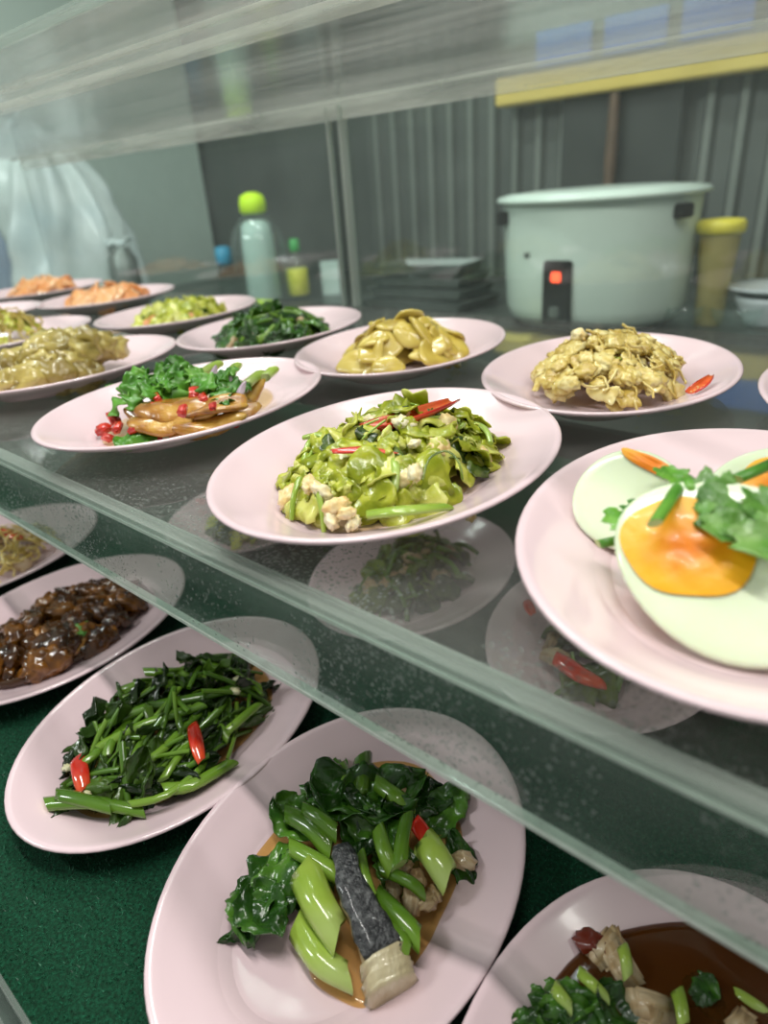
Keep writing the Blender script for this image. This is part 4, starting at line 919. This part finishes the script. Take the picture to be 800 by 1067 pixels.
# bottles
def bottle(px, py, prof, body, label, parts):
    p = at(px, py, ctz); k = mpp(p); t = empty('bottle', p, 0, label, 'bottle')
    v, f = lathe([(r_*k, z*k) for r_, z in prof], 32); obj('bottle_body', mesh('bottle_body', v, f, body), parent=t)
    for (nm, pr, m) in parts:
        v, f = lathe([(r_*k, z*k) for r_, z in pr], 28); obj(nm, mesh(nm, v, f, m), parent=t)
    return t
bottle(277, 314, [(25, 0), (27, 3), (27, 55), (24, 68), (14, 80), (10, 84)], glass_m, 'tall clear bottle with lime green cap and milky middle', [('bottle_cap', [(11, 84), (13, 86), (13, 94), (11, 100), (4, 103)], lime_p), ('milky_filling', [(16, 1), (17, 4), (16, 60), (14, 74), (9, 78)], milky_m)])
bottle(313, 311, [(9, 0), (10, 2), (10, 30), (7, 38), (4, 43), (4, 48)], glass_m, 'small sauce bottle with green cap and yellow label', [('bottle_cap', [(5, 46), (5.5, 47), (5, 57), (3, 58)], greencap_m), ('bottle_label', [(9.9, 4), (10.6, 5), (10.6, 29), (9.9, 30)], label_y)])
bottle(239, 306, [(8, 0), (9, 2), (9, 22), (6, 30)], glass_m, 'squat bottle with bright blue cap beside the clear bottle', [('bottle_cap', [(7, 29), (8, 31), (8, 44), (5, 46)], bluecap_m)])
p = at(346, 306, ctz); k = mpp(p); v, f = box_vf(-9*k, 9*k, -7*k, 7*k, 0, 32*k); obj('plastic_tub', mesh('plastic_tub', v, f, milky_m, smooth=False), label='small milky tub standing behind the acrylic post', cat='tub', loc=p)
# stacked metal trays
p = at(450, 318, ctz); k = mpp(p)
for i in range(4):
    w_ = (62-5*i)*k; z0 = ctz+.002+i*.034
    v = []; f = []
    for (q, z) in [(.82, 0), (.9, .003), (.98, .028), (1.03, .030), (1.03, .032), (.96, .031), (.86, .006)]:
        for (sx_, sy_) in [(-1, -1), (1, -1), (1, 1), (-1, 1)]: v.append((sx_*w_*q, sy_*w_*.6*q, z))
    for j in range(6):
        for c_ in range(4): a_, b_ = j*4+c_, j*4+(c_+1) % 4; f.append((a_, b_, b_+4, a_+4))
    f.append((3, 2, 1, 0)); f.append((24, 25, 26, 27))
    obj('steel_tray', mesh('steel_tray', v, f, steel_m, smooth=False), label=['steel tray at the bottom of the stack left of the cooker', 'second steel tray up in the stack left of the cooker', 'third steel tray up in the stack left of the cooker', 'topmost steel tray of the stack left of the cooker'][i], cat='tray', group='steel trays', mat=Matrix.Translation((p.x, p.y, z0)) @ Matrix.Rotation(UA+.05*i, 4, 'Z'))
# flat dark patch over the darker area of the wall, and a hanging ladle
q0 = onv(585, 150, 2.62); q1 = onv(706, 150, 2.62); v, f = box_vf(q0[0], q1[0], 2.62, 2.628, .12, .655)
obj('dark_patch', mesh('dark_patch', v, f, pbr('black_patch', [(.018, .024, .02), (.03, .036, .03)], rough=.6, scale=5), smooth=False), mat=MU.copy(), label='plain dark patch over the darker wall area above the cooker', cat='sheet')
a2_ = onv(636, 165, 2.58)
cl = empty('hanging_ladle', uv(*a2_), UA, 'ladle with brown wooden handle hanging above the cooker', 'ladle')
v, f = tube([Vector((0, 0, .20)), Vector((0, 0, .02)), Vector((0, 0, -.16))], [.017, .022, .018], 10); obj('ladle_handle', mesh('ladle_handle', v, f, wood_m), parent=cl)
v, f = lathe([(.01, 0), (.05, .01), (.08, .035), (.085, .05), (.075, .05), (.01, .01)], 24); o = obj('ladle_bowl', mesh('ladle_bowl', v, f, black_m), parent=cl, loc=(0, .02, -.24)); o.rotation_euler = (PI/2, 0, 0)

# white plastic bag: gathered film with folds, standing on the counter
def bag(px, py, w_px, h_px, m, label, seed, lean=0):
    p = at(px, py, ctz); k = mpp(p); n = 96; K = 22; v = []; f = []
    for j in range(K+1):
        t = j/K; prof = (1-.12*t) if t < .25 else (.97*math.cos((t-.25)/.75*PI/2)**.62)
        prof = max(prof, .06) if j < K else .05
        for i in range(n):
            a = 2*PI*i/n
            fold = 1+(.14+.22*t)*math.sin(a*9+3*math.sin(t*3+seed)+seed)*.5+.09*math.sin(a*4+seed*2+2*t)+.10*noise.noise(Vector((math.cos(a)*2, math.sin(a)*2, t*5+seed)))+.05*noise.noise(Vector((math.cos(a)*7, math.sin(a)*7, t*9+seed)))
            r_ = prof*w_px/2*k*fold
            v.append((r_*math.cos(a)+lean*t*t*k, r_*math.sin(a)*.75, t*h_px*k+.012*noise.noise(Vector((a*2, t*4, seed)))*(0 if j == 0 else 1)))
    for j in range(K):
        for i in range(n):
            a, b = j*n+i, j*n+(i+1) % n; f.append((a, b, b+n, a+n))
    t_ = empty('plastic_bag', p, 0, label, 'bag'); obj('bag_body', mesh('bag_body', v, f, m), parent=t_)
    v, f = g_crumple(seed); s_ = .28*w_px*k; o = obj('gathered_neck', mesh('gathered_neck', v, f, m), parent=t_, loc=(lean*k, 0, h_px*k)); o.scale = (s_, s_, s_*1.2); o.rotation_euler = (1.2, .4, seed)
    return t_
bag(92, 314, 122, 168, bag_m, 'white crumpled plastic bag on the far left of the rear counter', 2, lean=-25)
bag(32, 312, 66, 160, bagb_m, 'bluish crumpled plastic bag left of the white one', 5, lean=10)
p = at(138, 316, ctz); k = mpp(p); bt = empty('dark_jar', p, 0, 'dark jar with crumpled film at the right side of the white bag', 'jar')
v, f = lathe([(12*k, 0), (14*k, 3*k), (14*k, 44*k), (9*k, 50*k), (9*k, 54*k)], 24); obj('jar_body', mesh('jar_body', v, f, steel_m), parent=bt)
v, f = g_crumple(1); o = obj('film_cover', mesh('film_cover', v, f, bag_m), parent=bt, loc=(0, 0, 62*k)); o.scale = (28*k, 28*k, 34*k)
print('objects', len(bpy.data.objects))
